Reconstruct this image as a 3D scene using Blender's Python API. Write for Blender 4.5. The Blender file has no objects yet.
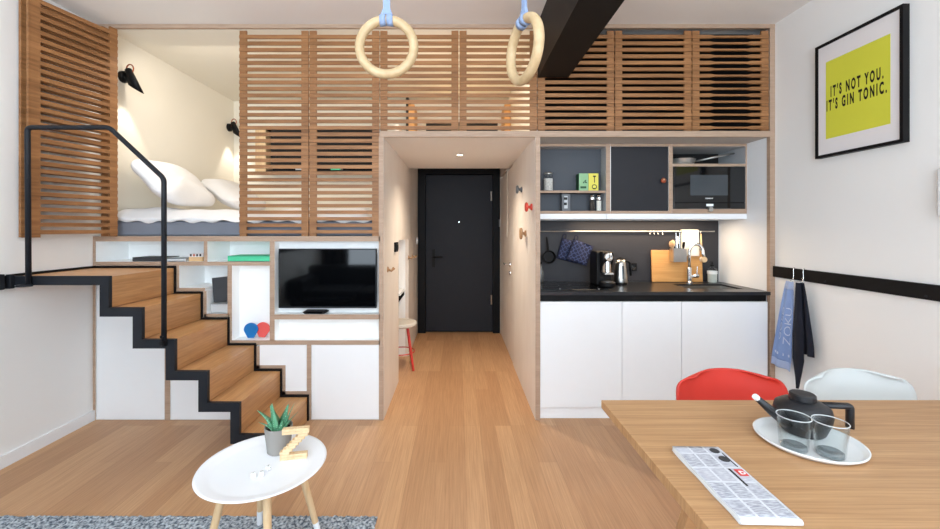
import bpy, bmesh, math, random
from mathutils import Vector, Matrix
random.seed(7)
C = bpy.context.scene.collection
SC = bpy.context.scene
PI = math.pi
F = 405.0            # focal length in pixels of a 940 px wide frame
CAMZ = 1.335
Y0 = 2.828           # front plane of the built-in wall
def FX(px, Y=Y0): return (px - 458.0) * Y / F
def FZ(py, Y=Y0): return CAMZ - (py - 229.0) * Y / F
XL, XR = -2.55, 2.214
ZC = 2.767

# ------------------------------------------------------------------ materials
def lin(c):
    o = []
    for v in c[:3]:
        v = v / 255.0
        o.append(v / 12.92 if v <= 0.04045 else ((v + 0.055) / 1.055) ** 2.4)
    return (*o, 1.0)

def base_mat(name):
    m = bpy.data.materials.new(name); m.use_nodes = True
    nt = m.node_tree
    return m, nt, nt.nodes['Principled BSDF']

def N(nt, t, **kw):
    n = nt.nodes.new(t)
    for k, v in kw.items():
        if k in n.inputs: n.inputs[k].default_value = v
        else: setattr(n, k, v)
    return n

def plain(name, col, rough=0.5, metal=0.0, var=0.04, scale=14.0, bump=0.0, spec=0.5, trans=0.0, coat=0.0, emit=None, es=0.0, ior=None):
    m, nt, b = base_mat(name)
    c = lin(col)
    tc = N(nt, 'ShaderNodeTexCoord')
    no = N(nt, 'ShaderNodeTexNoise', Scale=scale, Detail=3.0)
    nt.links.new(tc.outputs['Object'], no.inputs['Vector'])
    mx = N(nt, 'ShaderNodeMix', data_type='RGBA')
    mx.inputs[6].default_value = tuple(max(0, v * (1 - var)) for v in c[:3]) + (1,)
    mx.inputs[7].default_value = tuple(min(1, v * (1 + var)) for v in c[:3]) + (1,)
    nt.links.new(no.outputs['Fac'], mx.inputs[0])
    nt.links.new(mx.outputs[2], b.inputs['Base Color'])
    b.inputs['Roughness'].default_value = rough
    b.inputs['Metallic'].default_value = metal
    b.inputs['Specular IOR Level'].default_value = spec
    if trans: b.inputs['Transmission Weight'].default_value = trans
    if coat: b.inputs['Coat Weight'].default_value = coat
    if ior: b.inputs['IOR'].default_value = ior
    if emit:
        b.inputs['Emission Color'].default_value = lin(emit); b.inputs['Emission Strength'].default_value = es
    if bump:
        bp = N(nt, 'ShaderNodeBump', Strength=bump, Distance=0.002)
        n2 = N(nt, 'ShaderNodeTexNoise', Scale=scale * 20, Detail=2.0)
        nt.links.new(tc.outputs['Object'], n2.inputs['Vector'])
        nt.links.new(n2.outputs['Fac'], bp.inputs['Height'])
        nt.links.new(bp.outputs['Normal'], b.inputs['Normal'])
    return m

def wood(name, dark, light, stretch=(1, 1, 1), scale=8.0, rough=0.45, band=0.35, spec=0.4):
    """grain drawn by two stretched noises"""
    m, nt, b = base_mat(name)
    tc = N(nt, 'ShaderNodeTexCoord')
    mp = N(nt, 'ShaderNodeMapping'); mp.inputs['Scale'].default_value = stretch
    nt.links.new(tc.outputs['Object'], mp.inputs['Vector'])
    n1 = N(nt, 'ShaderNodeTexNoise', Scale=scale, Detail=6.0, Roughness=0.6)
    n2 = N(nt, 'ShaderNodeTexNoise', Scale=scale * 0.23, Detail=2.0)
    nt.links.new(mp.outputs['Vector'], n1.inputs['Vector'])
    nt.links.new(mp.outputs['Vector'], n2.inputs['Vector'])
    ad = N(nt, 'ShaderNodeMix', data_type='FLOAT'); ad.inputs[0].default_value = band
    nt.links.new(n1.outputs['Fac'], ad.inputs[2]); nt.links.new(n2.outputs['Fac'], ad.inputs[3])
    rp = N(nt, 'ShaderNodeValToRGB')
    rp.color_ramp.elements[0].position = 0.3; rp.color_ramp.elements[0].color = lin(dark)
    rp.color_ramp.elements[1].position = 0.7; rp.color_ramp.elements[1].color = lin(light)
    nt.links.new(ad.outputs[0], rp.inputs['Fac'])
    nt.links.new(rp.outputs['Color'], b.inputs['Base Color'])
    b.inputs['Roughness'].default_value = rough
    b.inputs['Specular IOR Level'].default_value = spec
    return m

def thin_glass():
    m, nt, b = base_mat('clear_glass')
    nt.nodes.remove(b); out = nt.nodes['Material Output']
    tr = N(nt, 'ShaderNodeBsdfTransparent'); tr.inputs['Color'].default_value = (.96, .975, .975, 1)
    gl = N(nt, 'ShaderNodeBsdfGlossy'); gl.inputs['Roughness'].default_value = .02
    lw = N(nt, 'ShaderNodeLayerWeight', Blend=.35)
    mt = N(nt, 'ShaderNodeMath', operation='MULTIPLY_ADD'); mt.inputs[1].default_value = .92; mt.inputs[2].default_value = .05
    nt.links.new(lw.outputs['Facing'], mt.inputs[0])
    pw_ = N(nt, 'ShaderNodeMath', operation='POWER'); pw_.inputs[1].default_value = 2.8
    nt.links.new(mt.outputs[0], pw_.inputs[0])
    mx = N(nt, 'ShaderNodeMixShader')
    nt.links.new(pw_.outputs[0], mx.inputs[0]); nt.links.new(tr.outputs[0], mx.inputs[1]); nt.links.new(gl.outputs[0], mx.inputs[2])
    nt.links.new(mx.outputs[0], out.inputs['Surface'])
    return m

def floor_mat():
    m, nt, b = base_mat('bamboo_floor')
    tc = N(nt, 'ShaderNodeTexCoord')
    sp = N(nt, 'ShaderNodeSeparateXYZ'); cb = N(nt, 'ShaderNodeCombineXYZ')
    nt.links.new(tc.outputs['Object'], sp.inputs[0])
    nt.links.new(sp.outputs['Y'], cb.inputs['X']); nt.links.new(sp.outputs['X'], cb.inputs['Y'])
    br = N(nt, 'ShaderNodeTexBrick', Scale=1.0)
    br.inputs['Brick Width'].default_value = 1.05; br.inputs['Row Height'].default_value = 0.105
    br.inputs['Mortar Size'].default_value = 0.0008; br.inputs['Mortar Smooth'].default_value = 0.3
    br.inputs['Bias'].default_value = 0.0
    br.offset = 0.41; br.offset_frequency = 3
    br.inputs['Color1'].default_value = lin((190, 145, 105)); br.inputs['Color2'].default_value = lin((210, 166, 124))
    br.inputs['Mortar'].default_value = lin((176, 132, 92))
    nt.links.new(cb.outputs[0], br.inputs['Vector'])
    mp = N(nt, 'ShaderNodeMapping'); mp.inputs['Scale'].default_value = (70, 1.6, 1)
    nt.links.new(tc.outputs['Object'], mp.inputs['Vector'])
    no = N(nt, 'ShaderNodeTexNoise', Scale=2.2, Detail=6.0, Roughness=0.65)
    nt.links.new(mp.outputs['Vector'], no.inputs['Vector'])
    rp = N(nt, 'ShaderNodeValToRGB')
    rp.color_ramp.elements[0].position = 0.3; rp.color_ramp.elements[0].color = (0.74, 0.69, 0.63, 1)
    rp.color_ramp.elements[1].position = 0.68; rp.color_ramp.elements[1].color = (1.0, 1.0, 1.0, 1)
    nt.links.new(no.outputs['Fac'], rp.inputs['Fac'])
    mx = N(nt, 'ShaderNodeMix', data_type='RGBA', blend_type='MULTIPLY'); mx.inputs[0].default_value = 1.0
    nt.links.new(br.outputs['Color'], mx.inputs[6]); nt.links.new(rp.outputs['Color'], mx.inputs[7])
    nt.links.new(mx.outputs[2], b.inputs['Base Color'])
    b.inputs['Roughness'].default_value = 0.42
    b.inputs['Specular IOR Level'].default_value = 0.45
    return m

def pattern_mat(name, bg, fg, scale, lo, hi, rough=0.8):
    m, nt, b = base_mat(name)
    tc = N(nt, 'ShaderNodeTexCoord')
    vo = N(nt, 'ShaderNodeTexVoronoi', Scale=scale, Randomness=0.0)
    nt.links.new(tc.outputs['Object'], vo.inputs['Vector'])
    rp = N(nt, 'ShaderNodeValToRGB'); cr = rp.color_ramp; cr.interpolation = 'CONSTANT'
    cr.elements[0].position = 0; cr.elements[0].color = lin(bg)
    cr.elements[1].position = lo; cr.elements[1].color = lin(fg)
    e = cr.elements.new(hi); e.color = lin(bg)
    nt.links.new(vo.outputs['Distance'], rp.inputs['Fac'])
    nt.links.new(rp.outputs['Color'], b.inputs['Base Color'])
    b.inputs['Roughness'].default_value = rough
    return m

def rug_mat():
    m, nt, b = base_mat('grey_loop_pile')
    tc = N(nt, 'ShaderNodeTexCoord')
    no = N(nt, 'ShaderNodeTexNoise', Scale=75.0, Detail=3.0)
    nt.links.new(tc.outputs['Object'], no.inputs['Vector'])
    rp = N(nt, 'ShaderNodeValToRGB')
    rp.color_ramp.elements[0].position = 0.36; rp.color_ramp.elements[0].color = lin((70, 80, 92))
    rp.color_ramp.elements[1].position = 0.64; rp.color_ramp.elements[1].color = lin((186, 194, 200))
    nt.links.new(no.outputs['Fac'], rp.inputs['Fac'])
    nt.links.new(rp.outputs['Color'], b.inputs['Base Color'])
    b.inputs['Roughness'].default_value = 1.0
    return m

def news_mat():
    """printed columns: grey text blocks with white gutters and uneven ink"""
    m, nt, b = base_mat('newsprint')
    tc = N(nt, 'ShaderNodeTexCoord')
    br = N(nt, 'ShaderNodeTexBrick', Scale=1.0)
    br.inputs['Brick Width'].default_value = 0.039; br.inputs['Row Height'].default_value = 0.058
    br.inputs['Mortar Size'].default_value = 0.0026; br.inputs['Mortar Smooth'].default_value = 0.0; br.offset = 0.0
    br.inputs['Color1'].default_value = lin((148, 150, 162)); br.inputs['Color2'].default_value = lin((186, 187, 198))
    br.inputs['Mortar'].default_value = lin((218, 221, 226))
    nt.links.new(tc.outputs['Object'], br.inputs['Vector'])
    mp = N(nt, 'ShaderNodeMapping'); mp.inputs['Scale'].default_value = (60, 420, 1)
    nt.links.new(tc.outputs['Object'], mp.inputs['Vector'])
    no = N(nt, 'ShaderNodeTexNoise', Scale=1.0, Detail=2.0)
    nt.links.new(mp.outputs['Vector'], no.inputs['Vector'])
    rp = N(nt, 'ShaderNodeValToRGB')
    rp.color_ramp.elements[0].position = .42; rp.color_ramp.elements[0].color = (0, 0, 0, 1)
    rp.color_ramp.elements[1].position = .62; rp.color_ramp.elements[1].color = (1, 1, 1, 1)
    nt.links.new(no.outputs['Fac'], rp.inputs['Fac'])
    mx = N(nt, 'ShaderNodeMix', data_type='RGBA'); mx.inputs[7].default_value = lin((206, 208, 214))
    nt.links.new(rp.outputs['Color'], mx.inputs[0]); nt.links.new(br.outputs['Color'], mx.inputs[6])
    nt.links.new(mx.outputs[2], b.inputs['Base Color'])
    b.inputs['Roughness'].default_value = 0.8
    return m

M = dict(
    floor=floor_mat(),
    wall=plain('white_wall_paint', (246, 246, 244), 0.7, scale=3, var=0.015, bump=0.05),
    ceil=plain('ceiling_paint', (236, 233, 230), 0.8, scale=3, var=0.015),
    cream=plain('cream_loft_paint', (232, 226, 212), 0.8, scale=3, var=0.015),
    white=plain('white_laminate', (242, 244, 246), 0.42, var=0.01),
    whitein=plain('white_interior', (251, 252, 251), 0.55, var=0.01),
    ply=wood('plywood_edge', (160, 133, 112), (190, 164, 142), (3, 3, 60), 3.0, 0.6),
    corr=wood('limed_birch_panel', (222, 211, 200), (234, 226, 217), (30, 3, 1.2), 2.5, 0.5),
    corrc=plain('corridor_ceiling_paint', (240, 234, 228), 0.6, var=0.01),
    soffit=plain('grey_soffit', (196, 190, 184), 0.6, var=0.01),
    slat=wood('oak_slats', (112, 72, 38), (178, 126, 80), (1.6, 10, 26), 3.0, 0.5, band=0.5),
    stair=wood('bamboo_steps', (166, 116, 72), (208, 158, 106), (6, 2.0, 40), 2.4, 0.42),
    stairt=wood('bamboo_treads', (180, 128, 80), (218, 168, 114), (60, 2.0, 6), 2.0, 0.38),
    tabletop=wood('bamboo_tabletop', (160, 118, 78), (204, 162, 118), (1.4, 60, 8), 3.2, 0.4),
    lightwood=wood('pale_ash', (206, 172, 128), (232, 204, 164), (20, 20, 2), 4.0, 0.5),
    ringwood=wood('birch_ring', (172, 144, 104), (200, 174, 136), (8, 8, 8), 4.0, 0.45),
    board=wood('chopping_board_wood', (196, 138, 76), (226, 172, 106), (1.2, 20, 36), 2.6, 0.5),
    blockwood=wood('game_block_wood', (214, 180, 134), (244, 218, 178), (30, 30, 60), 1.6, 0.6),
    knobwood=wood('knob_wood', (150, 112, 78), (184, 146, 108), (20, 20, 20), 4.0, 0.5),
    black=plain('black_steel', (34, 36, 41), 0.45, var=0.05, spec=.2),
    beam=plain('dark_beam_paint', (26, 22, 20), 0.55, var=0.06, spec=.2),
    rail=plain('black_rail', (18, 17, 18), 0.5, spec=.2),
    door=plain('anthracite_door', (41, 43, 49), 0.5, var=0.03, spec=.15),
    doorframe=plain('black_door_frame', (16, 16, 18), 0.5, spec=.15),
    navy=plain('slate_laminate', (46, 46, 50), 0.5, var=0.03, spec=.2),
    slate=plain('slate_blue_back', (72, 76, 83), 0.6, var=0.02),
    splash=plain('dark_grey_backsplash', (52, 52, 56), 0.45, var=0.03, spec=.25),
    worktop=plain('black_worktop', (30, 32, 36), 0.3, var=0.05),
    glassblack=plain('black_glass', (10, 11, 13), 0.06, spec=0.6, var=0.0),
    ovenwin=plain('oven_window_glass', (66, 72, 77), 0.12, var=0.04),
    tv=plain('screen_glass', (5, 6, 8), 0.05, spec=0.6, var=0.0),
    chrome=plain('chrome', (220, 220, 220), 0.12, metal=1.0, var=0.01),
    steel=plain('brushed_steel', (200, 198, 194), 0.28, metal=1.0, var=0.05, scale=40),
    copper=plain('copper', (170, 92, 62), 0.3, metal=1.0),
    glass=thin_glass(), tumbler=plain('thick_glass_base', (176, 182, 184), 0.05, trans=.6, var=.2, ior=1.45), glassrim=plain('glass_rim', (226, 231, 231), 0.08, trans=.35, var=.02),
    darkrecess=plain('dark_storage', (22, 20, 19), 0.9),  # near-black for dark back panels; in the loft storage it is put-in shade
    bed=plain('mattress_grey', (116, 120, 130), 0.95, bump=0.3),
    linen=plain('white_linen', (226, 225, 225), 0.95, bump=0.15, var=0.03),
    red=plain('red_plastic', (205, 52, 40), 0.4, var=0.03),
    redknob=plain('red_lacquer', (206, 66, 48), 0.4),
    greyknob=plain('grey_lacquer', (98, 100, 104), 0.4),
    whitepl=plain('white_plastic', (228, 231, 231), 0.35, var=0.01),
    palechair=plain('pale_grey_shell', (206, 212, 212), 0.35, var=0.01),
    traywhite=plain('white_tray_lacquer', (240, 243, 247), 0.35, var=0.01),
    pot=plain('grey_ceramic', (150, 146, 141), 0.7),
    soil=plain('potting_soil', (60, 50, 44), 1.0, scale=80, var=0.4),
    teapot=plain('black_cast_iron', (30, 31, 35), 0.42, bump=0.05),
    porcelain=plain('white_porcelain', (238, 240, 240), 0.25, var=0.01),
    strap=plain('blue_strap', (136, 154, 186), 0.85, bump=0.3, scale=30),
    lblue=plain('light_blue_cloth', (138, 164, 214), 0.95, bump=0.3, scale=30),
    lbluehem=plain('pale_blue_hem', (172, 190, 226), 0.95),
    navycloth=plain('navy_terry_cloth', (24, 27, 40), 1.0, bump=0.4, scale=30),
    cloth=plain('dish_cloth_white', (240, 234, 222), 0.95),
    embroider=plain('white_embroidery', (205, 216, 238), 0.95),
    yellow=plain('poster_yellow', (220, 220, 70), 0.6, var=0.02),
    paper=plain('poster_paper', (236, 232, 232), 0.7, var=0.01),
    ink=plain('black_ink', (16, 16, 16), 0.6),
    news=news_mat(),
    newswhite=plain('newspaper_white', (232, 236, 238), 0.8),
    redprint=plain('red_print', (214, 74, 70), 0.8),
    greyprint=plain('grey_photo_print', (58, 58, 60), 0.8, var=0.4, scale=200),
    rug=rug_mat(),
    aloe=pattern_mat('aloe_skin', (88, 152, 114), (176, 214, 188), 110, 0.0, 0.2, 0.45),
    mitt=pattern_mat('blue_potholder_cloth', (22, 28, 58), (72, 84, 126), 26, 0.42, 0.50),
    mitt_edge=plain('navy_binding', (22, 27, 52), 0.9),
    batblue=plain('blue_bat_rubber', (0, 112, 184), 0.6),
    batred=plain('red_bat_rubber', (232, 90, 84), 0.6),
    green=plain('green_cover', (76, 200, 150), 0.6),
    bookdark=plain('dark_cover', (52, 54, 58), 0.6, var=0.2),
    bookgrey=plain('grey_cover', (196, 200, 202), 0.7),
    pages=plain('book_pages', (232, 230, 222), 0.9, scale=200, var=0.08),
    teagreen=plain('tea_green', (142, 186, 140), 0.6),
    teadark=plain('tea_dark_green', (22, 74, 40), 0.6),
    teayellow=plain('tea_yellow', (228, 216, 92), 0.6),
    kraft=plain('kraft_box', (212, 176, 130), 0.8),
    leather=plain('tan_leather', (160, 76, 44), 0.5),
    oats=plain('dry_goods', (206, 202, 196), 0.9, scale=90, var=0.6),
    pepper=plain('pepper_grains', (70, 62, 56), 0.9, scale=120, var=0.6),
    sofa=plain('charcoal_upholstery', (30, 31, 35), 0.95),
    throw=plain('grey_throw', (150, 152, 156), 0.95),
    curtain=plain('dark_curtain', (46, 42, 40), 0.95),
    lampglow=plain('lamp_glow', (255, 240, 214), 0.5, emit=(255, 236, 206), es=12.0, var=0.0),
    facade=plain('pale_facade', (150, 156, 160), 0.9),
)

# ------------------------------------------------------------------ mesh builder
class B:
    def __init__(s): s.v = []; s.f = []; s.mi = []
    def add(s, vs, fs, mi=0):
        o = len(s.v); s.v += [tuple(v) for v in vs]
        for f in fs: s.f.append([i + o for i in f]); s.mi.append(mi)
        return s
    def box(s, x0, x1, y0, y1, z0, z1, mi=0, front=None, bottom=None):
        if x0 > x1: x0, x1 = x1, x0
        if y0 > y1: y0, y1 = y1, y0
        if z0 > z1: z0, z1 = z1, z0
        vs = [(x0, y0, z0), (x1, y0, z0), (x1, y1, z0), (x0, y1, z0), (x0, y0, z1), (x1, y0, z1), (x1, y1, z1), (x0, y1, z1)]
        fs = [(0, 3, 2, 1), (4, 5, 6, 7), (0, 1, 5, 4), (1, 2, 6, 5), (2, 3, 7, 6), (3, 0, 4, 7)]
        o = len(s.v); s.v += vs
        for k, f in enumerate(fs):
            s.f.append([i + o for i in f])
            s.mi.append(front if (k == 2 and front is not None) else bottom if (k == 0 and bottom is not None) else mi)
        return s
    def prism(s, poly, y0, y1, mi=0, axis='y', front=None):
        """polygon of (a,b) extruded along axis; for 'y' a=x, b=z; 'z': a=x,b=y; 'x': a=y,b=z"""
        n = len(poly)
        def P(a, b, t):
            return (a, t, b) if axis == 'y' else (a, b, t) if axis == 'z' else (t, a, b)
        vs = [P(a, b, y0) for a, b in poly] + [P(a, b, y1) for a, b in poly]
        o = len(s.v); s.v += vs
        s.f.append([o + i for i in range(n)]); s.mi.append(mi if front is None else front)
        s.f.append([o + n + i for i in range(n)][::-1]); s.mi.append(mi)
        for i in range(n):
            j = (i + 1) % n
            s.f.append([o + i, o + n + i, o + n + j, o + j]); s.mi.append(mi)
        return s
    def lathe(s, prof, c=(0, 0, 0), n=32, axis='z', mi=0, a0=0, a1=2 * PI):
        full = abs(a1 - a0 - 2 * PI) < 1e-6
        m = n if full else n + 1
        vs = []; fs = []
        for r, h in prof:
            for i in range(m):
                a = a0 + (a1 - a0) * i / n
                p, q = r * math.cos(a), r * math.sin(a)
                vs.append((c[0] + p, c[1] + q, c[2] + h) if axis == 'z' else (c[0] + p, c[1] + h, c[2] + q) if axis == 'y' else (c[0] + h, c[1] + p, c[2] + q))
        for k in range(len(prof) - 1):
            for i in range(n):
                j = (i + 1) % m
                fs.append((k * m + i, k * m + j, (k + 1) * m + j, (k + 1) * m + i))
        return s.add(vs, fs, mi)
    def cyl(s, p, q, r0, r1=None, n=20, mi=0):
        r1 = r0 if r1 is None else r1
        return s.tube([p, q], [r0, r1], n, mi)
    def tube(s, pts, r, n=12, mi=0, closed=False, flat=None):
        pts = [Vector(p) for p in pts]; L = len(pts)
        rs = r if isinstance(r, (list, tuple)) else [r] * L
        tans = []
        for i in range(L):
            if closed: t = pts[(i + 1) % L] - pts[i - 1]
            else: t = pts[min(i + 1, L - 1)] - pts[max(i - 1, 0)]
            tans.append(t.normalized())
        t0 = tans[0]
        up = Vector((0, 0, 1)) if abs(t0.z) < 0.9 else Vector((1, 0, 0))
        a = t0.cross(up).normalized()
        vs = []; fs = []
        for i in range(L):
            t = tans[i]
            a = (a - t * a.dot(t)).normalized(); b = t.cross(a)
            for k in range(n):
                w = 2 * PI * k / n
                fa, fb = (1, 1) if flat is None else flat
                vs.append(pts[i] + a * (rs[i] * fa * math.cos(w)) + b * (rs[i] * fb * math.sin(w)))
        for i in range(L if closed else L - 1):
            j = (i + 1) % L
            for k in range(n):
                l = (k + 1) % n
                fs.append((i * n + k, i * n + l, j * n + l, j * n + k))
        if not closed:
            fs.append(tuple(range(n))[::-1]); fs.append(tuple((L - 1) * n + k for k in range(n)))
        return s.add(vs, fs, mi)
    def grid(s, fn, nu, nv, mi=0):
        vs = [fn(i / nu, j / nv) for j in range(nv + 1) for i in range(nu + 1)]
        fs = [(j * (nu + 1) + i, j * (nu + 1) + i + 1, (j + 1) * (nu + 1) + i + 1, (j + 1) * (nu + 1) + i) for j in range(nv) for i in range(nu)]
        return s.add(vs, fs, mi)
    def xf(s, mat):
        s.v = [tuple(mat @ Vector(v)) for v in s.v]; return s

ORIG = {}
def obj(name, b, mats, parent=None, smooth=False, bevel=0.0, solid=0.0, subsurf=0, recalc=True, seg=2):
    me = bpy.data.meshes.new(name)
    xs = [v[0] for v in b.v]; ys = [v[1] for v in b.v]; zs = [v[2] for v in b.v]
    if parent is None: o0 = Vector(((min(xs) + max(xs)) / 2, (min(ys) + max(ys)) / 2, min(zs)))
    else: o0 = ORIG[parent.name]
    me.from_pydata([Vector(v) - o0 for v in b.v], [], b.f)
    mats = mats if isinstance(mats, (list, tuple)) else [mats]
    for m in mats: me.materials.append(m)
    for p, k in zip(me.polygons, b.mi): p.material_index = k; p.use_smooth = smooth
    if recalc:
        bm = bmesh.new(); bm.from_mesh(me); bmesh.ops.recalc_face_normals(bm, faces=bm.faces); bm.to_mesh(me); bm.free()
    me.update()
    o = bpy.data.objects.new(name, me); C.objects.link(o)
    if parent is None: o.location = o0
    else: o.parent = parent
    ORIG[o.name] = o0
    if solid:
        md = o.modifiers.new('thickness', 'SOLIDIFY'); md.thickness = solid; md.offset = 0
    if bevel:
        md = o.modifiers.new('bevel', 'BEVEL'); md.width = bevel; md.segments = seg; md.limit_method = 'ANGLE'; md.angle_limit = math.radians(50)
    if subsurf:
        md = o.modifiers.new('subsurf', 'SUBSURF'); md.levels = subsurf; md.render_levels = subsurf
    return o

def tag(o, label, cat, group=None):
    o['label'] = label; o['category'] = cat
    if group: o['group'] = group
    return o
def thing(name, label, cat, loc, group=None):
    o = bpy.data.objects.new(name, None); C.objects.link(o)
    o.location = loc; o.empty_display_size = 0.05
    ORIG[o.name] = Vector(loc)
    return tag(o, label, cat, group)
def struct(name, b, m, parent=None, **kw):
    o = obj(name, b, m, parent, **kw)
    if parent is None: o['kind'] = 'structure'
    return o
def place(o, loc, rz=0.0):
    o.location = loc; o.rotation_euler = (0, 0, rz)
def dup(root, loc, rz=0.0, label=None, mats=None):
    r = root.copy(); C.objects.link(r); r.location = loc; r.rotation_euler = (0, 0, rz)
    if label: r['label'] = label
    def rec(src, dst):
        for ch in [c for c in bpy.data.objects if c.parent == src]:
            c = ch.copy(); C.objects.link(c); c.parent = dst
            if mats and c.type == 'MESH' and c.data.materials[0] in mats:
                c.data = c.data.copy(); c.data.materials[0] = mats[c.data.materials[0] if False else ch.data.materials[0]]
            rec(ch, c)
    rec(root, r)
    return r

def fillet(pts, r, n=6):
    out = [Vector(pts[0])]
    for i in range(1, len(pts) - 1):
        p, a, c = Vector(pts[i]), Vector(pts[i - 1]), Vector(pts[i + 1])
        d1, d2 = (a - p).normalized(), (c - p).normalized()
        for k in range(n + 1):
            t = k / n
            s, e = p + d1 * r, p + d2 * r
            out.append((1 - t) ** 2 * s + 2 * t * (1 - t) * p + t * t * e)
    out.append(Vector(pts[-1])); return out

def text_mesh(s, size, sx=1.0, offset=0.0, depth=0.0, spacing=1.0):
    cu = bpy.data.curves.new('lettering', 'FONT'); cu.body = s; cu.size = size; cu.offset = offset; cu.extrude = depth
    cu.space_character = spacing; cu.resolution_u = 3
    o = bpy.data.objects.new('lettering', cu); C.objects.link(o)
    dg = bpy.context.evaluated_depsgraph_get()
    me = bpy.data.meshes.new_from_object(o.evaluated_get(dg))
    vs = [Vector((v.co.x * sx, v.co.y, v.co.z)) for v in me.vertices]; fs = [tuple(p.vertices) for p in me.polygons]
    bpy.data.objects.remove(o); bpy.data.curves.remove(cu); bpy.data.meshes.remove(me)
    return vs, fs

# ================================================================== SETTING
RB = -1.9     # wall behind the camera
struct('floor', B().box(XL - .1, XR + .1, RB - .1, 5.4, -.1, 0), M['floor'])
struct('ceiling', B().box(XL - .1, XR + .1, RB - .1, 5.4, ZC, ZC + .1), M['ceil'])
struct('wall_left', B().box(XL - .1, XL, RB - .1, 5.4, 0, ZC), M['wall'])
struct('wall_right', B().box(XR, XR + .1, RB - .1, 5.4, 0, ZC), M['wall'])
struct('wall_back', B().box(XL, XR, 5.3, 5.4, 0, ZC), M['wall'])
# wall behind the camera, with a wide window
wx0, wx1, wz0, wz1 = -2.3, 2.0, .3, 2.65
struct('wall_front', B().box(XL, wx0, RB - .1, RB, 0, ZC).box(wx1, XR, RB - .1, RB, 0, ZC).box(wx0, wx1, RB - .1, RB, 0, wz0).box(wx0, wx1, RB - .1, RB, wz1, ZC), M['wall'])
wf = B()
for x in (wx0, -0.8, .55, wx1 - .05): wf.box(x, x + .05, RB - .08, RB - .02, wz0, wz1)
wf.box(wx0, wx1, RB - .08, RB - .02, wz0, wz0 + .05).box(wx0, wx1, RB - .08, RB - .02, wz1 - .05, wz1)
w = struct('window_1', wf, M['black'])
struct('baseboard_left', B().box(XL, XL + .015, RB, Y0, 0, .07), M['white'])
struct('baseboard_right', B().box(XR - .015, XR, RB, Y0 - .02, 0, .07), M['white'])
# black steel wall rails on both side walls
rl = thing('wall_rail', 'black steel rail along the left white wall beside the stair platform', 'wall rail', (XL + .01, 1.0, 1.0), None)
obj('bar', B().box(XL, XL + .018, RB + .2, 2.288, 1.0, 1.073), M['rail'], rl, bevel=.002)
obj('clamp', B().box(XL + .018, XL + .045, 2.20, 2.24, 1.0, 1.085), M['black'], rl, bevel=.003)
obj('clamp', B().box(XL + .018, XL + .045, 2.265, 2.29, 1.0, 1.08), M['black'], rl, bevel=.003)
rr = thing('wall_rail', 'long black steel rail running along the right white wall beside the kitchen', 'wall rail', (XR - .01, 1.0, 1.0))
obj('bar', B().box(XR - .018, XR, RB + .2, Y0 - .002, 1.003, 1.077), M['rail'], rr, bevel=.002)
for yy in (2.42, 1.9, 1.4):
    obj('screw', B().lathe([(0, -.004), (.006, -.004), (.006, 0)], (XR - .018, yy, 1.02), 10, 'x'), M['black'], rr)
# ceiling beam
struct('trim_1', B().box(FX(537.5), FX(568), RB, Y0 - .004, 2.39, ZC), M['beam'])['label'] = 'dark brown boxed ceiling beam'
bpy.data.objects['trim_1'].name = 'ceiling_beam'
# ---- loft shell
LX = -2.47; LY1 = 4.46; LYC = 4.32; CX0, CX1 = -.52, .541
struct('wall_loft_left', B().box(XL, LX, Y0 + .06, LY1, 1.285, ZC), M['cream'])
struct('wall_loft_rear', B().box(XL, CX0, LY1, LY1 + .05, 1.252, ZC).box(CX0, XR, LY1, LY1 + .05, 2.26, ZC).box(CX1, XR, LY1, LY1 + .05, 1.252, 2.26), M['cream'])
struct('floor_loft', B().box(XL, CX0 - .03, Y0 + .29, LY1, 1.252, 1.285), M['ply'])
struct('ceiling_loft_inner', B().box(XL, .56, Y0 + .03, LY1, ZC - .025, ZC), M['cream'])
struct('ceiling_corridor', B().box(CX0, CX1, Y0 + .021, LYC, 1.9805, 2.018), [M['corrc']])
struct('ceiling_corridor_rear', B().box(CX0 - .05, CX1 + .05, LYC, 5.3, 2.2, 2.25), M['corrc'])
struct('wall_storage_divider', B().box(.545, .575, Y0 + .05, LY1, 2.035, ZC - .03), M['cream'])
struct('wall_storage_shade_lining', B().box(.575, XR - .04, LY1 - .03, LY1, 2.035, ZC - .03).box(.58, XR - .045, Y0 + .15, LY1 - .03, ZC - .03, ZC).box(.575, .58, Y0 + .05, LY1 - .03, 2.035, ZC - .03).box(XR - .045, XR - .036, Y0 + .05, LY1 - .03, 2.035, ZC - .03).box(.58, XR - .045, Y0 + .05, LY1 - .03, 2.03, 2.036), M['darkrecess'])  # lining coloured near-black, standing in for the unlit depth of the storage
# corridor side panels (the left one has the desk opening)
oy0, oy1, oz = 3.545, 4.255, 1.235
T = .033
cl = B().box(CX0 - T, CX0, Y0, oy0, 0, 1.979, front=1).box(CX0 - T, CX0, oy1, 5.3, 0, 2.25).box(CX0 - T, CX0, oy0, oy1, oz, 2.25).box(CX0 - T, CX0, Y0 + .0205, oy0, 1.979, 2.035)
struct('wall_corridor_left', cl, [M['corr'], M['ply']])
struct('wall_loft_foot', B().box(CX0 - T, CX0, Y0 + .03, LY1, 2.035, 2.05), M['cream'])
cr = B().box(CX1, CX1 + T, Y0, 4.0, 0, 1.979, front=1).box(CX1, CX1 + T, 5.17, 5.3, 0, 2.25).box(CX1, CX1 + T, 4.0, 5.17, 2.0, 2.25).box(CX1, CX1 + T, Y0 + .0205, 4.0, 1.979, 2.035)
struct('wall_corridor_right', cr, [M['corr'], M['ply']])
# ply trims of the loft front
struct('trim_2', B().box(FX(93), XR, Y0, Y0 + .02, 2.740, ZC - .001), M['ply'])
struct('trim_3', B().box(FX(379.5), XR - .035, Y0, Y0 + .02, 1.979, 2.02), M['ply'])
struct('trim_4', B().box(FX(770), XR, Y0, Y0 + .03, 0, 2.738), M['ply'])
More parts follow.
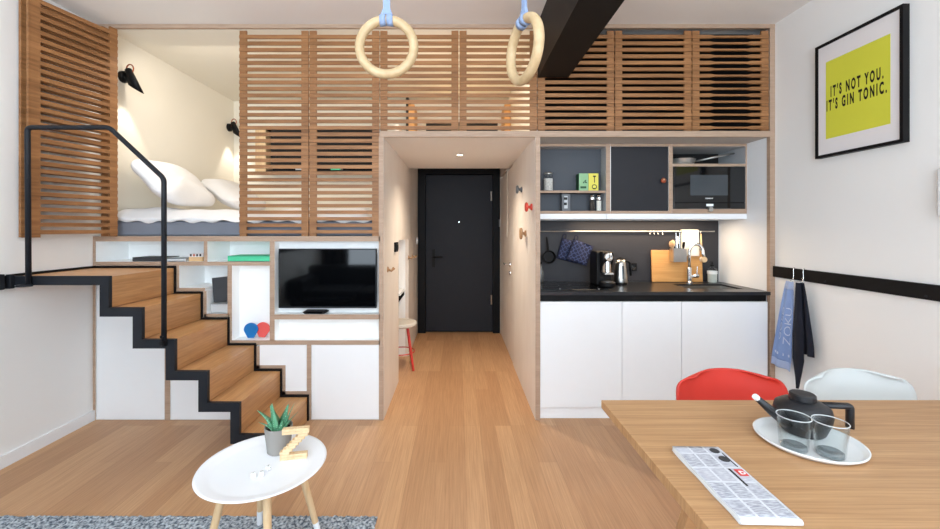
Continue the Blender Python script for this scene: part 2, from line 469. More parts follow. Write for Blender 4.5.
# kitchen niche shell
KX0, KX1, KY = CX1 + T, 2.18, 3.385
struct('wall_kitchen_right', B().box(KX1, XR, Y0 + .03, LY1, 0, 2.0), M['white'])
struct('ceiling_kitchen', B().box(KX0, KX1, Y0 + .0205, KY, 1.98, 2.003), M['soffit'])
struct('wall_kitchen_back', B().box(KX0, KX1, KY, KY + .05, 0, 1.98), M['white'])
bs = obj('backsplash_panel', B().box(KX0 - .0005, FX(718.5, KY - .01), KY - .01, KY - .0015, .8975, 1.405), M['splash'])
tag(bs, 'dark grey backsplash panel behind the kitchen worktop', 'backsplash')

# entry door
DY = 5.25
d1 = struct('door_1', B().box(FX(426, 5.24), FX(492.5, 5.24), 5.225, 5.265, .01, FZ(175, 5.24)), M['door'], bevel=.003)
df = struct('trim_5', B().box(CX0 + .005, FX(426, 5.24) - .003, 5.19, 5.3, 0, 2.2).box(FX(492.5, 5.24) + .003, CX1 - .005, 5.19, 5.3, 0, 2.2)
            .box(FX(426, 5.24) - .003, FX(492.5, 5.24) + .003, 5.19, 5.3, FZ(175, 5.24) + .004, 2.2), M['doorframe'])
hx = FX(433.6, 5.2); hz = FZ(257, 5.2)
h = obj('door_handle', B().box(hx - .02, hx + .02, 5.213, 5.225, hz - .13, hz + .1).tube(fillet([(hx, 5.213, hz), (hx, 5.165, hz), (hx + .12, 5.165, hz)], .02), .01, 10), M['rail'], d1)
obj('peephole', B().lathe([(0, -.006), (.007, -.006), (.009, 0)], (FX(459, 5.22), 5.225, FZ(222, 5.22)), 14, 'y'), M['chrome'], d1)
for zz in (FZ(196, 5.2), FZ(300, 5.2)):
    obj('hinge', B().cyl((FX(491.5, 5.2), 5.215, zz - .06), (FX(491.5, 5.2), 5.215, zz + .06), .012, n=10), M['steel'], d1)
# bathroom door on the right corridor wall
d2 = struct('door_2', B().box(CX1 + .004, CX1 + .03, 4.004, 5.166, .005, 1.965), M['corr'])
hy, hz = 4.21, FZ(264.5, 4.2)
obj('door_handle', B().lathe([(0, -.01), (.022, -.01), (.024, 0)], (CX1 + .004, hy, hz), 16, 'x').tube(fillet([(CX1, hy, hz), (CX1 - .05, hy, hz), (CX1 - .05, hy + .12, hz)], .015), .008, 10), M['chrome'], d2)
obj('lock_rosette', B().lathe([(0, -.008), (.02, -.008), (.022, 0)], (CX1 + .004, hy, hz - .09), 16, 'x'), M['chrome'], d2)
# desk nook behind the corridor wall
struct('wall_nook', B().box(-1.15, -1.12, oy0 - .05, oy1 + .05, 0, oz).box(-1.12, CX0 - T, oy1, oy1 + .03, 0, oz).box(-1.12, CX0 - T, oy0 - .03, oy0, 0, oz).box(-1.12, CX0 - T, oy0, oy1, oz, oz + .02), M['whitein'])

# ================================================================== WALL UNIT under the bed
su = thing('storage_unit', 'built-in white storage wall with plywood edges under the loft bed', 'storage unit', (FX(240), Y0 + .14, 0))
UD = .285
cb_ = B()
def brd(px0, px1, py0, py1, d=UD, y=Y0):
    cb_.box(FX(px0), FX(px1), y, y + d, FZ(py1), FZ(py0), front=1)
brd(92, 95.8, 236.2, 421)              # outer left stile
brd(95.8, 380, 236.2, 241.4)           # top board
brd(95.8, 270, 261.8, 265.6)           # shelf under the top row
brd(203.8, 207.4, 241.4, 261.8)
brd(227.5, 231.9, 265.6, 345)
brd(269.7, 274.6, 241.4, 341)
brd(274.6, 380, 314.4, 319.4)
brd(231.9, 380, 340.3, 344.8)
brd(306.8, 311.2, 344.8, 421)
brd(311.2, 380, 419.4, 421)
brd(95.8, 306.8, 419.6, 421)
brd(164.6, 170.2, 330, 419.6)
# plywood edge that follows the stair line on the wall
sx = [-1.975, -1.788, -1.602, -1.417, -1.236, -1.047]
sz = [1.067, .889, .709, .529, .350, .169, 0.0]
def edge(x0, x1, z0, z1): cb_.box(x0, x1, Y0, Y0 + UD, z0, z1, front=1)
e = .022
edge(sx[0] + .004, sx[1] + e, sz[1] + .012, sz[1] + .012 + e)
edge(sx[1] + .010, sx[1] + .010 + e, sz[2] + .012, sz[1] + .012)
edge(sx[1] + .012, FX(229), sz[2] + .012, sz[2] + .012 + e)
edge(sx[0] + .010, sx[0] + .010 + .018, sz[1] + .03, FZ(265.6))
edge(sx[3] + .010, sx[3] + .010 + e, sz[4] + .012, sz[3] - .01)
edge(sx[3] + .010, sx[4] + .010 + e, sz[4] + .012, sz[4] + .012 + e)
edge(sx[4] + .010, sx[4] + .010 + e, sz[5] + .012, sz[4] + .012)
edge(sx[4] + .010, FX(307), sz[5] + .012, sz[5] + .012 + e)
obj('carcass', cb_, [M['whitein'], M['ply']], su)
bk = B()
bk.box(FX(95), FX(270), Y0 + UD, Y0 + UD + .012, FZ(262), FZ(241))
bk.box(FX(170), FX(229), Y0 + UD, Y0 + UD + .012, FZ(340), FZ(265))
bk.box(FX(230), FX(271), Y0 + .10, Y0 + .112, FZ(343), FZ(265))
bk.box(FX(272), FX(381), Y0 + .075, Y0 + .087, FZ(343), FZ(241))
obj('back_panel', bk, M['whitein'], su)
def door(poly, name='door'):
    return obj(name, B().prism([(FX(a), FZ(b)) for a, b in poly], Y0 + .004, Y0 + .022), M['white'], su, bevel=.0015)
door([(96.3, 272), (164.2, 272), (164.2, 419.3), (96.3, 419.3)])
door([(170.6, 352), (228, 352), (240, 352), (240, 419.3), (170.6, 419.3)])
door([(259.6, 345.2), (306.4, 345.2), (306.4, 392.6), (285.4, 392.6), (285.4, 366.6), (259.6, 366.6)])
door([(311.6, 345.2), (379.7, 345.2), (379.7, 419.0), (311.6, 419.0)])

# contents of the unit
def bookbox(name, lab, cat, x0, x1, y0, y1, z0, z1, mc, grp=None, pages=True):
    t = thing(name, lab, cat, ((x0 + x1) / 2, (y0 + y1) / 2, z0), grp)
    th = .003
    obj('cover', B().box(x0, x1, y0, y1, z0, z0 + th).box(x0, x1, y0, y1, z1 - th, z1).box(x0, x0 + th, y0, y1, z0, z1) if False else
        B().box(x0, x1, y0, y1, z0, z0 + th).box(x0, x1, y0, y1, z1 - th, z1).box(x0, x1, y0, y0 + th, z0, z1), mc, t)
    obj('pages', B().box(x0 + .004, x1 - .004, y0 + th, y1 - .004, z0 + th, z1 - th), M['pages'], t)
    return t
zs = FZ(261.8)
bookbox('book', 'dark grey book lying flat on the top shelf left of the handrail post', 'book', FX(129), FX(161), Y0 + .03, Y0 + .19, zs + .001, zs + .029, M['bookdark'], 'books in the storage wall')
bookbox('book', 'pale grey thin book lying flat beside the small patterned box', 'book', FX(163.5), FX(183), Y0 + .03, Y0 + .19, zs + .001, zs + .022, M['bookgrey'], 'books in the storage wall')
bookbox('book', 'green book lying flat on the top shelf left of the television', 'book', FX(226), FX(268.5), Y0 + .02, Y0 + .19, zs + .001, zs + .04, M['green'], 'books in the storage wall')
t = thing('card_box', 'small kraft box with dark marks on its lid on the top shelf', 'box', (FX(192.5), Y0 + .08, zs))
obj('body', B().box(FX(186), FX(199.6), Y0 + .03, Y0 + .12, zs + .001, zs + .032), M['kraft'], t)
obj('lid', B().box(FX(185.8), FX(199.8), Y0 + .028, Y0 + .122, zs + .032, zs + .056), M['paper'], t)
for k in range(4):
    obj('lid_mark', B().box(FX(187.2 + k * 3.2), FX(189.2 + k * 3.2), Y0 + .0268, Y0 + .0285, zs + .036, zs + .053), M['leather'] if k == 1 else M['ink'], t)
# two upright books in the stepped compartment
def upright(name, lab, x, y, z, w, h, th, tilt, rz, mc, grp):
    t = thing(name, lab, 'book', (0, 0, 0), grp)
    obj('cover', B().box(0, th, 0, w, 0, h), mc, t, bevel=.001)
    obj('pages', B().box(.002, th - .002, -.001, w - .003, .002, h + .0006), M['pages'], t)
    t.location = (x, y, z); t.rotation_euler = (0, tilt, rz)
    return t
zb = sz[2] + .012 + e
bx = thing('book', 'black book leaning at a tilt beside the upper stair tread', 'book', (0, 0, 0), 'books in the storage wall')
obj('cover', B().box(-.058, .06, 0, .022, 0, .175), M['bookdark'], bx, bevel=.001)
obj('pages', B().box(-.056, .0585, .003, .019, .002, .1755), M['pages'], bx)
bx.location = (-1.683, Y0 + .06, FZ(304.5) + .009); bx.rotation_euler = (-.08, -.10, .10)
bx2 = thing('book', 'white booklet standing upright behind the leaning black book', 'book', (0, 0, 0), 'books in the storage wall')
obj('cover', B().box(-.064, .055, 0, .02, 0, .225), M['bookgrey'], bx2, bevel=.001)
obj('pages', B().box(-.062, .054, .003, .017, .002, .2256), M['pages'], bx2)
bx2.location = (-1.678, Y0 + .15, zb + .010); bx2.rotation_euler = (-.10, -.045, .06)
bx3 = bookbox('book', 'white box file supporting the leaning black book', 'book', FX(209), FX(226.8), Y0 + .02, Y0 + .115, zb + .002, FZ(304.5), M['bookgrey'], 'books in the storage wall')

# paddles
def paddle(lab, cx, y, col, ang):
    R = .05
    pts = [(.021, 0)]
    for k in range(25):
        a = math.radians(-6 + 192 * k / 24)
        pts.append((R * math.cos(a), .058 + R * .95 * math.sin(a)))
    pts.append((-.021, 0))
    o = obj('paddle', B().prism(pts, -.005, .005), col, bevel=.0015)
    o.location = (cx, y, FZ(341) + .010); o.rotation_euler = (-.05, ang, 0)
    tag(o, lab, 'paddle', 'round paddles in the white niche')
paddle('blue round paddle standing in the narrow white niche beside the stairs', FX(250.6, Y0 + .04), Y0 + .045, M['batblue'], -.02)
paddle('red round paddle standing behind the blue one in the white niche', FX(261.5, Y0 + .06), Y0 + .066, M['batred'], .10)

# television
t = thing('television', 'flat black television mounted in the plywood-edged white niche', 'television', (FX(326.5), Y0 + .04, FZ(308)))
x0, x1, z0, z1 = FX(277.6), FX(376), FZ(308.5), FZ(248.8)
obj('housing', B().box(x0, x1, Y0 + .012, Y0 + .04, z0, z1), M['black'], t, bevel=.003)
obj('screen', B().box(x0 + .006, x1 - .006, Y0 + .0105, Y0 + .0125, z0 + .012, z1 - .006), M['tv'], t)
obj('wall_bracket', B().box(FX(315), FX(338), Y0 + .04, Y0 + .0742, FZ(290), FZ(265)), M['black'], t)
t = thing('media_box', 'flat black rounded media box on the shelf under the television', 'media box', (FX(314), Y0 + .035, FZ(314.4)))
obj('body', B().prism([(FX(302), FZ(312.5)), (FX(304), FZ(311.2)), (FX(324), FZ(311.2)), (FX(326.5), FZ(312.5)), (FX(324), FZ(314.2)), (FX(304), FZ(314.2))], Y0 + .005, Y0 + .065), M['rail'], t, bevel=.002)
obj('front_panel', B().box(FX(306), FX(322), Y0 + .003, Y0 + .0055, FZ(313.8), FZ(311.8)), M['glassblack'], t)

# ================================================================== STAIRS
YS = 2.29
stt = thing('staircase', 'compact six-step bamboo staircase with black steel stringers up to the loft bed', 'staircase', (-1.5, 2.55, 0))
fxs = [-1.995 + .1848 * k for k in range(6)]
step_x = [-1.977, -1.790, -1.604, -1.419, -1.238, -1.050]
BT = .022
for k in range(6):
    xl = XL + .001 if k == 0 else step_x[k - 1] - BT
    zt = sz[k] - .004
    obj('tread', B().box(xl, step_x[k], YS + .024, Y0 - .012, zt - BT, zt), M['stairt'], stt)
    obj('riser', B().box(step_x[k] - BT, step_x[k] - .0005, YS + .0241, Y0 - .0121, sz[k + 1] - (.0 if k < 5 else -.001), zt - BT), M['stair'], stt)
bw = .05
def stringer(y0, y1, up=0.0, bw=.05):
    top = [(XL + .001, sz[0] + up)]
    for k in range(6):
        top += [(step_x[k] + up, sz[k] + up), (step_x[k] + up, sz[k + 1] + up if k < 5 else 0.001)]
    bot = [(step_x[5] + up - bw, 0.001), (step_x[5] + up - bw, sz[5] - bw)]
    for k in range(4, -1, -1):
        bot += [(step_x[k] - bw, sz[k + 1] - bw), (step_x[k] - bw, sz[k] - bw)]
    bot += [(XL + .001, sz[0] - bw)]
    # strips, to keep faces simple
    b = B()
    b.prism([(XL + .001, sz[0] - bw), (step_x[0] + up, sz[0] - bw), (step_x[0] + up, sz[0] + up), (XL + .001, sz[0] + up)], y0, y1)
    for k in range(6):
        zb = sz[k + 1] - bw if k < 5 else .001
        b.prism([(step_x[k] - bw, zb), (step_x[k] + up, zb), (step_x[k] + up, sz[k] - bw), (step_x[k] - bw, sz[k] - bw)], y0, y1)
        if k < 5:
            b.prism([(step_x[k] + up, zb), (step_x[k + 1] + up, zb), (step_x[k + 1] + up, sz[k + 1] + up), (step_x[k] + up, sz[k + 1] + up)], y0, y1)
    return b
obj('stringer', stringer(YS, YS + .024, .001), M['black'], stt)
obj('stringer', stringer(Y0 - .012, Y0 - .001, .011, .03), M['rail'], stt)
obj('wall_strip', B().box(XL + .0005, XL + .012, YS + .024, Y0 - .012, sz[0] - .004, sz[0] + .011), M['rail'], stt)
# handrail
hr = thing('handrail', 'black tubular steel handrail on the open side of the stairs', 'handrail', (-2.0, YS, .66))
YH = YS - .0145
hp = [(FX(28.5, YH), YH, FZ(284, YH)), (FX(27.5, YH), YH, FZ(127.5, YH)), (FX(109.5, YH), YH, FZ(127.5, YH)), (FX(164, YH), YH, FZ(178.5, YH)), (FX(164, YH), YH, FZ(346, YH))]
obj('tube', B().tube(fillet(hp, .025), .0133, 14), M['black'], hr, smooth=True)
fl = B()
fl.lathe([(0, .012), (.032, .012), (.036, .004), (.036, 0), (0, 0)], (FX(29, YH), YH - .026, FZ(286, YH)), 18)
obj('flange', fl, M['black'], hr)
obj('bolt', B().lathe([(0, -.022), (.012, -.022), (.012, -.012)], (FX(164, YH), YH, FZ(342.5, YH)), 10, 'y'), M['rail'], hr)
obj('bolt', B().lathe([(0, -.022), (.009, -.022), (.009, -.012)], (FX(164, YH), YH, FZ(336, YH)), 10, 'y'), M['rail'], hr)

# ================================================================== SLATTED SHUTTERS
PITCH = .0455; SH = .0240; SD = .015; ST = .052; ZTOP = 2.681; ZEDGE = 2.722
def leaf(label, W, z0, notch=False):
    """local: x 0..W, y 0..SD, z from 0; slats sit on one grid shared by all leaves"""
    t = thing('slatted_shutter', label, 'shutter', (0, 0, 0), 'oak slatted shutters')
    H = ZEDGE - z0
    b = B(); s1 = B(); s2 = B(); g = .0012; k = 0; zsl = []
    while True:
        z = ZTOP - k * PITCH - SH / 2 - z0; k += 1
        if z < -.012: break
        z = max(z, 0.0015); zsl.append(z)
        if not notch:
            b.box(g, W - g, 0, SD, z, z + SH)
        else:
            x = [g, ST + .075, ST + .105, W - ST - .10, W - ST - .07, W - g]; d = .0056
            b.box(x[0], x[1], 0, SD, z, z + SH).box(x[4], x[5], 0, SD, z, z + SH).box(x[2], x[3], 0, SD, z + d, z + SH - d)
            b.prism([(x[1], z), (x[2], z + d), (x[2], z + SH - d), (x[1], z + SH)], 0, SD)
            b.prism([(x[3], z + d), (x[4], z), (x[4], z + SH), (x[3], z + SH - d)], 0, SD)
    # stile: one comb-shaped strip, blocks between the slats with a hairline joint above and below each
    comb = [(SD - .0005, .0016), (SD - .0005, H), (.0012, H)]
    for q, zz in enumerate(zsl):
        hi = zz + SH + .002; lo = zz - .002
        comb += [(.0012, hi), (.009, hi)]
        if lo > .0016 + .001: comb += [(.009, lo), (.0012, lo)]
        else: break
    if comb[-1][0] == .009: comb.append((.009, .0016))
    else: comb.append((.0012, .0016))
    s1.prism(comb, g + .002, ST, axis='x'); s2.prism(comb, W - ST, W - g - .002, axis='x')
    obj('slat_field', b, M['slat'], t)
    obj('stile', s1, M['slat'], t); obj('stile', s2, M['slat'], t)
    return t, H
edges = [238.5, 308.6, 379.5, 459, 537.6, 615, 692.4, 769.6]
labs = ['tall slatted shutter beside the bed opening, above the stepped shelf niches',
        'tall slatted shutter directly above the television, next to the corridor opening',
        'short slatted shutter above the left half of the corridor opening',
        'short slatted shutter above the right half of the corridor opening',
        'short slatted shutter under the end of the dark ceiling beam',
        'short slatted shutter above the closed slate cupboard door',
        'short slatted shutter with narrowed slats above the microwave by the right wall']
for k in range(7):
    z0 = 1.283 if k < 2 else 2.022
    W = FX(edges[k + 1]) - FX(edges[k])
    t, H = leaf(labs[k], W - .002, z0, notch=(k == 6))
    t.location = (FX(edges[k]) + .001, Y0 + .004, z0)
# bifold pair folded open along the left wall
Wb = .487
for lab, p in (('open slatted shutter leaf folded out along the left wall, facing the room', (FX(117), -2.497)),
               ('rear slatted shutter leaf folded flat against the left wall behind the other leaf', (FX(117) - .052, -2.538))):
    t, H = leaf(lab, Wb, 1.283)
    far = Vector((p[0], Y0 - .005)); near_x = p[1]
    dy = math.sqrt(Wb ** 2 - (far.x - near_x) ** 2)
    ang = math.atan2(-dy, near_x - far.x)      # from far hinge to near end
    t.location = (far.x, far.y, 1.283); t.rotation_euler = (0, 0, ang)
    eb = B().box(Wb - .0005, Wb + .006, -.002, SD + .002, .004, H - .004)
    obj('edge_strip', eb, M['slat'], t)

# ================================================================== LOFT BED
bt = thing('mattress', 'thick grey mattress on the raised loft platform', 'mattress', (-1.45, 3.6, 1.286))
obj('body', B().box(LX + .01, CX0 - .06, Y0 + .05, LY1 - .03, 1.287, 1.392), M['bed'], bt, bevel=.02, seg=3)
def duvet(u, v):
    x = LX + .012 + (CX0 - .08 - LX) * u; y = Y0 + .035 + (LY1 - .04 - Y0 - .035) * v
    edge = min(1, v / .05) if v < .05 else 1
    z = 1.405 + .075 * math.sin(min(1, v / .10) * PI / 2) ** .8
    z += .010 * math.sin(9 * u + 4 * v) + .007 * math.sin(23 * u - 7 * v) + .004 * math.sin(47 * u + 13 * v)
    if u > .97 or v > .97: z = min(z, 1.42)
    return (x, y, z)
def duvet_drop():
    b = B(); b.grid(duvet, 70, 40)
    n = 70
    base = [duvet(i / n, 0) for i in range(n + 1)]
    lo = [(p[0], p[1] + .006, 1.386 + .008 * math.sin(i * 1.1) + .005 * math.sin(i * .47)) for i, p in enumerate(base)]
    mid = [(p[0], p[1] - .010 + .004 * math.sin(i * .8), (p[2] + q[2]) / 2) for i, (p, q) in enumerate(zip(base, lo))]
    vs = base + mid + lo; fs = []
    for r in range(2):
        for i in range(n): fs.append((r * (n + 1) + i, (r + 1) * (n + 1) + i, (r + 1) * (n + 1) + i + 1, r * (n + 1) + i + 1))
    b.add(vs, fs); return b
tag(obj('duvet', duvet_drop(), M['linen'], smooth=True), 'rumpled white duvet spread over the loft mattress', 'duvet')
def pillow_bm(L, Wd, H):
    b = B()
    def fn(u, v):
        th = 2 * PI * u; ph = PI * v - PI / 2
        ex = lambda c, p: math.copysign(abs(c) ** p, c)
        x = L / 2 * ex(math.cos(ph), .35) * ex(math.cos(th), .55)
        y = Wd / 2 * ex(math.cos(ph), .35) * ex(math.sin(th), .55)
        z = H / 2 * ex(math.sin(ph), 1.0)
        rr = max(abs(x) / (L / 2), abs(y) / (Wd / 2))
        z *= 1 - .55 * rr ** 3
        z += .006 * math.sin(30 * x + 12 * y)
        return (x, y, z)
    b.grid(fn, 40, 20); return b
for lab, loc, rot in (('white pillow leaning on the loft wall under the nearer wall lamp', (-2.265, 3.17, 1.625), (0, .80, .0)),
                      ('white pillow lying flatter on the bed under the farther wall lamp', (-2.2, 3.92, 1.59), (0, .62, -.06))):
    p = obj('pillow', pillow_bm(.46, .64, .17), M['linen'], smooth=True)
    p.location = loc; p.rotation_euler = rot
    tag(p, lab, 'pillow', 'pillows on the loft bed')
# wall lamps
def lamp(lab, y, z):
    t = thing('wall_lamp', lab, 'wall lamp', (LX, y, z), 'black wall lamps over the bed')
    obj('wall_plate', B().lathe([(0, .03), (.03, .03), (.042, .022), (.042, 0), (0, 0)], (LX, y, z), 24, 'x'), M['rail'], t)
    pts = []
    for k in range(13):
        a = PI - PI * k / 12
        pts.append((LX + .055 + .02 * math.cos(a) + .012 * k / 12, y - .005, z + .06 + .03 * math.sin(a)))
    pts = [(LX + .034, y - .005, z + .01)] + pts + [(LX + .075, y - .005, z + .01)]
    obj('arm', B().tube(pts, .0045, 8), M['copper'], t, smooth=True)
    sh = B()
    prof = [(.016, 0), (.022, .005), (.036, .16), (.034, .16), (.02, .007), (0, .004)]
    sh.lathe(prof, (0, 0, 0), 24)
    sh.v = [(v[0], v[1], v[2] - (.05 * (v[0] / .036) if v[2] > .1 else 0)) for v in sh.v]
    R = Matrix.Translation((LX + .050, y - .01, z + .055)) @ Matrix.Rotation(math.radians(180 - 22), 4, 'Y')
    obj('lamp_shade', sh.xf(R), M['rail'], t, smooth=True)
    return t
lamp('black wall lamp in view in the bed opening, on a copper arm', 2.98, FZ(77, 2.98))
lamp('black wall lamp at the edge of the slatted shutter, deep in the loft', 4.36, FZ(127.5, 4.36))
# dark wall shelf behind the slats
ws = thing('wall_shelf', 'dark open wall shelf with pale wood side seen through the tall slatted shutters', 'wall shelf', (-1.53, LY1 - .1, 1.98))
sx0, sx1 = FX(262, 4.2), FX(374, 4.2); z0, z1 = FZ(171, 4.2), FZ(126, 4.2)
obj('case', B().box(sx0, sx1, LY1 - .02, LY1 - .001, z0, z1).box(sx0, sx1, LY1 - .18, LY1 - .02, z0, z0 + .02).box(sx0, sx1, LY1 - .18, LY1 - .02, z1 - .02, z1).box(sx1 - .02, sx1, LY1 - .18, LY1 - .02, z0 + .02, z1 - .02), M['darkrecess'], ws)
obj('dark_front', B().box(sx0 + .06, sx1, LY1 - .19, LY1 - .182, z0 + .07, z1), M['darkrecess'], ws)  # near-black sheet across the shelf opening, above the books
obj('side_panel', B().box(sx0 - .11, sx0, LY1 - .18, LY1 - .001, z0, z1), M['lightwood'], ws)
for nm, lab, a, b_, mc in (('book', 'green book on the dark wall shelf behind the shutters', 328, 338, M['green']), ('book', 'white book on the dark wall shelf behind the shutters', 292, 303, M['bookgrey'])):
    bookbox(nm, lab, 'book', FX(a, 4.2), FX(b_, 4.2), LY1 - .17, LY1 - .06, z0 + .021, z0 + .065, mc, 'books on the dark loft shelf')
# wooden cupboard over the corridor, deep in the loft
lc = thing('loft_cupboard', 'low warm-lit wooden cupboard deep in the loft above the corridor', 'cupboard', (0, LY1 - .2, 2.036))
a0, a1 = FX(410, 4.1), FX(509, 4.1)
obj('side_panel', B().box(a0 - .02, a0 + .04, LY1 - .32, LY1 - .001, 2.037, FZ(103, 4.1)), M['board'], lc)
obj('side_panel', B().box(a1 - .04, a1 + .02, LY1 - .32, LY1 - .001, 2.037, FZ(103, 4.1)), M['board'], lc)
obj('dark_infill', B().box(a0 + .16, a1 - .11, LY1 - .32, LY1 - .3, 2.037, FZ(121, 4.1)), M['darkrecess'], lc)  # near-black sheet between the side panels, in place of the interior
obj('edge_post', B().box(a0 - .045, a0 - .02, LY1 - .33, LY1 - .001, 2.037, FZ(96, 4.1)), M['darkrecess'], lc)

# ================================================================== CORRIDOR FITTINGS
dl = thing('downlight', 'small round recessed downlight in the corridor ceiling', 'downlight', (.015, 3.53, 1.97))
obj('ring', B().lathe([(.022, 0), (.034, -.003), (.036, 0)], (.015, 3.53, 1.9799), 24), M['white'], dl)
obj('lens', B().lathe([(0, -.001), (.022, -.001), (.022, 0)], (.015, 3.53, 1.9798), 24), M['lampglow'], dl)
def knob(lab, px, py, col, r, grp='round coat pegs in the corridor'):
    Y = CX1 * F / (px - 458 + 6)
    t = thing('coat_peg', lab, 'coat peg', (CX1, Y, FZ(py, Y)), grp)
    c = (CX1 + .001, Y, FZ(py, Y))
    obj('disc', B().lathe([(0, -.05), (r * .9, -.05), (r, -.046), (r, -.036), (r * .85, -.032), (0, -.032)], c, 24, 'x'), col, t)
    obj('stem', B().lathe([(.012, -.032), (.012, 0), (0, 0)], c, 12, 'x'), col, t)
    obj('foot', B().lathe([(0, -.012), (.022, -.012), (.026, 0)], c, 16, 'x'), col, t)
knob('grey round coat peg, topmost of the three on the corridor wall', 516, 189.5, M['greyknob'], .034)
knob('red round coat peg on the corridor wall nearest the kitchen', 526, 207, M['redknob'], .034)
knob('pale wooden coat peg, lowest and largest on the corridor wall', 520, 233.5, M['knobwood'], .046)
def hook(lab, px, py):
    Y = -CX0 * F / (458 - px + 3)
    c = (CX0 - .001, Y, FZ(py, Y))
    t = thing('coat_hook', lab, 'coat hook', c, 'wooden coat hooks on the left corridor wall')
    obj('plate', B().lathe([(0, .008), (.02, .008), (.022, 0)], c, 14, 'x'), M['knobwood'], t)
    obj('peg', B().tube([(c[0] + .006, Y, c[2]), (c[0] + .03, Y, c[2] - .01), (c[0] + .05, Y, c[2] + .012)], [.01, .009, .012], 10), M['knobwood'], t, smooth=True)
hook('wooden coat hook below the black socket beside the corridor opening', 390.5, 269.5)
hook('wooden coat hook on the panel left of the entry door, the nearer of two', 411.5, 257.5)
hook('wooden coat hook on the panel left of the entry door, the farther of two', 415, 256.5)
def plate(name, lab, cat, x, y0, y1, z0, z1, mc, d):
    t = thing(name, lab, cat, (x, (y0 + y1) / 2, z0))
    obj('cover_plate', B().box(x, x + d, y0, y1, z0, z1), mc, t, bevel=.002)
    obj('rocker' if 'switch' in name else 'insert', B().box(x + d, x + d * 1.25, y0 * .8 + y1 * .2, y0 * .2 + y1 * .8, z0 + (z1 - z0) * .2, z1 - (z1 - z0) * .2), mc, t)
plate('power_socket', 'black wall socket on the left corridor wall near the television', 'socket', CX0, 3.29, 3.39, FZ(252, 3.3), FZ(242.5, 3.3), M['rail'], .02)
plate('light_switch', 'white light switch on the left corridor wall beside the entry door', 'light switch', CX0, 5.05, 5.14, FZ(244, 5.1), FZ(237.5, 5.1), M['white'], .012)
plate('light_switch', 'white light switch on the right of the entry door frame', 'light switch', CX1, 5.19, 5.27, FZ(227, 5.1), FZ(219, 5.1), M['white'], -.02)
# stool
sc0 = (-.55, 3.90)
st = thing('stool', 'low round stool with pale seat and red legs at the corridor desk', 'stool', (sc0[0], sc0[1], 0))
zs_ = .445
obj('seat', B().lathe([(0, 0), (.13, 0), (.15, .008), (.155, .02), (.152, .034), (.14, .042), (0, .042)], (sc0[0], sc0[1], zs_ - .042), 32), plain('pale_stool_seat', (206, 198, 186), .5), st, smooth=False)
for k in range(4):
    a = math.radians(-35 + 90 * k)
    ca, sa = math.cos(a), math.sin(a)
    obj('leg', B().cyl((sc0[0] + .085 * ca, sc0[1] + .085 * sa, zs_ - .04), (sc0[0] + .16 * ca, sc0[1] + .16 * sa, .001), .0135, .011, 12), M['red'], st, smooth=False)
obj('foot_ring', B().tube([(sc0[0] + .133 * math.cos(2 * PI * k / 24), sc0[1] + .133 * math.sin(2 * PI * k / 24), .16) for k in range(24)], .005, 8, closed=True), M['red'], st, smooth=True)
dk = thing('wall_desk', 'fold-down wall desk with black bracket inside the corridor niche', 'desk', (-.85, 4.0, .66))
obj('desk_top', B().box(-1.118, -.556, oy1 - .35, oy1 - .002, .691, .71), M['white'], dk)
obj('bracket', B().prism([(-1.118, .69), (-.556, .69), (-.556, .655), (-.80, .32), (-1.118, .32)], oy1 - .09, oy1 - .06), M['rail'], dk)

# ================================================================== KITCHEN
YK = Y0 + .008
ZT = .897
splits = [(540.2, 622.3), (622.7, 682.0), (682.4, 768.6)]
klabs = ['white base cabinet under the induction hob, nearest the corridor', 'narrow white base cabinet in the middle of the kitchen', 'white base cabinet under the sink, nearest the right wall']
for (a, b_), lab in zip(splits, klabs):
    t = thing('base_cabinet', lab, 'kitchen cabinet', ((FX(a) + FX(b_)) / 2, Y0 + .3, 0), 'white kitchen base cabinets')
    x0, x1 = max(FX(a), KX0 + .002), FX(b_)
    ys = KY - .005
    zc = ZT - .026 if lab.startswith('white base cabinet under the ind') or lab.startswith('narrow') else .70
    obj('carcass', B().box(x0, x1, YK + .019, ys, .09, .74), M['whitein'], t)
    obj('door', B().box(x0 + .0005, x1 - .0005, YK, YK + .018, FZ(408), FZ(302)), M['white'], t, bevel=.001)
    obj('plinth', B().box(x0, x1, YK + .02, YK + .035, 0.001, FZ(408.6)), M['white'], t)
# worktop with a sink cut-out
wk = thing('worktop', 'continuous black kitchen worktop with a dark recessed grip strip', 'worktop', (1.37, Y0 + .28, .83))
sk = (1.70, 2.09, 2.96, 3.215)    # sink opening x0 x1 y0 y1
wt = B()
wt.box(KX0 + .001, sk[0], Y0 - .006, KY - .011, ZT - .024, ZT).box(sk[1], KX1 - .001, Y0 - .006, KY - .011, ZT - .024, ZT)
wt.box(sk[0], sk[1], Y0 - .006, sk[2], ZT - .024, ZT).box(sk[0], sk[1], sk[3], KY - .011, ZT - .024, ZT)
obj('slab', wt, M['worktop'], wk)
obj('grip_strip', B().box(KX0 + .001, FX(769.3), Y0 + .03, Y0 + .045, FZ(302), ZT - .025), M['rail'], wk)
# sink
sn = thing('sink', 'undermounted stainless steel sink let into the black worktop', 'sink', (1.89, 3.09, .74))
sk = (sk[0] + .001, sk[1] - .001, sk[2] + .001, sk[3] - .001)
obj('basin', B().box(sk[0], sk[1], sk[2], sk[3], .745, .755).box(sk[0], sk[0] + .006, sk[2], sk[3], .755, ZT - .012).box(sk[1] - .006, sk[1], sk[2], sk[3], .755, ZT - .012)
    .box(sk[0] + .006, sk[1] - .006, sk[2], sk[2] + .006, .755, ZT - .012).box(sk[0] + .006, sk[1] - .006, sk[3] - .006, sk[3], .755, ZT - .012), M['steel'], sn)
obj('drain', B().lathe([(0, .004), (.03, .004), (.036, 0)], (1.89, 3.09, .755), 20), M['chrome'], sn)
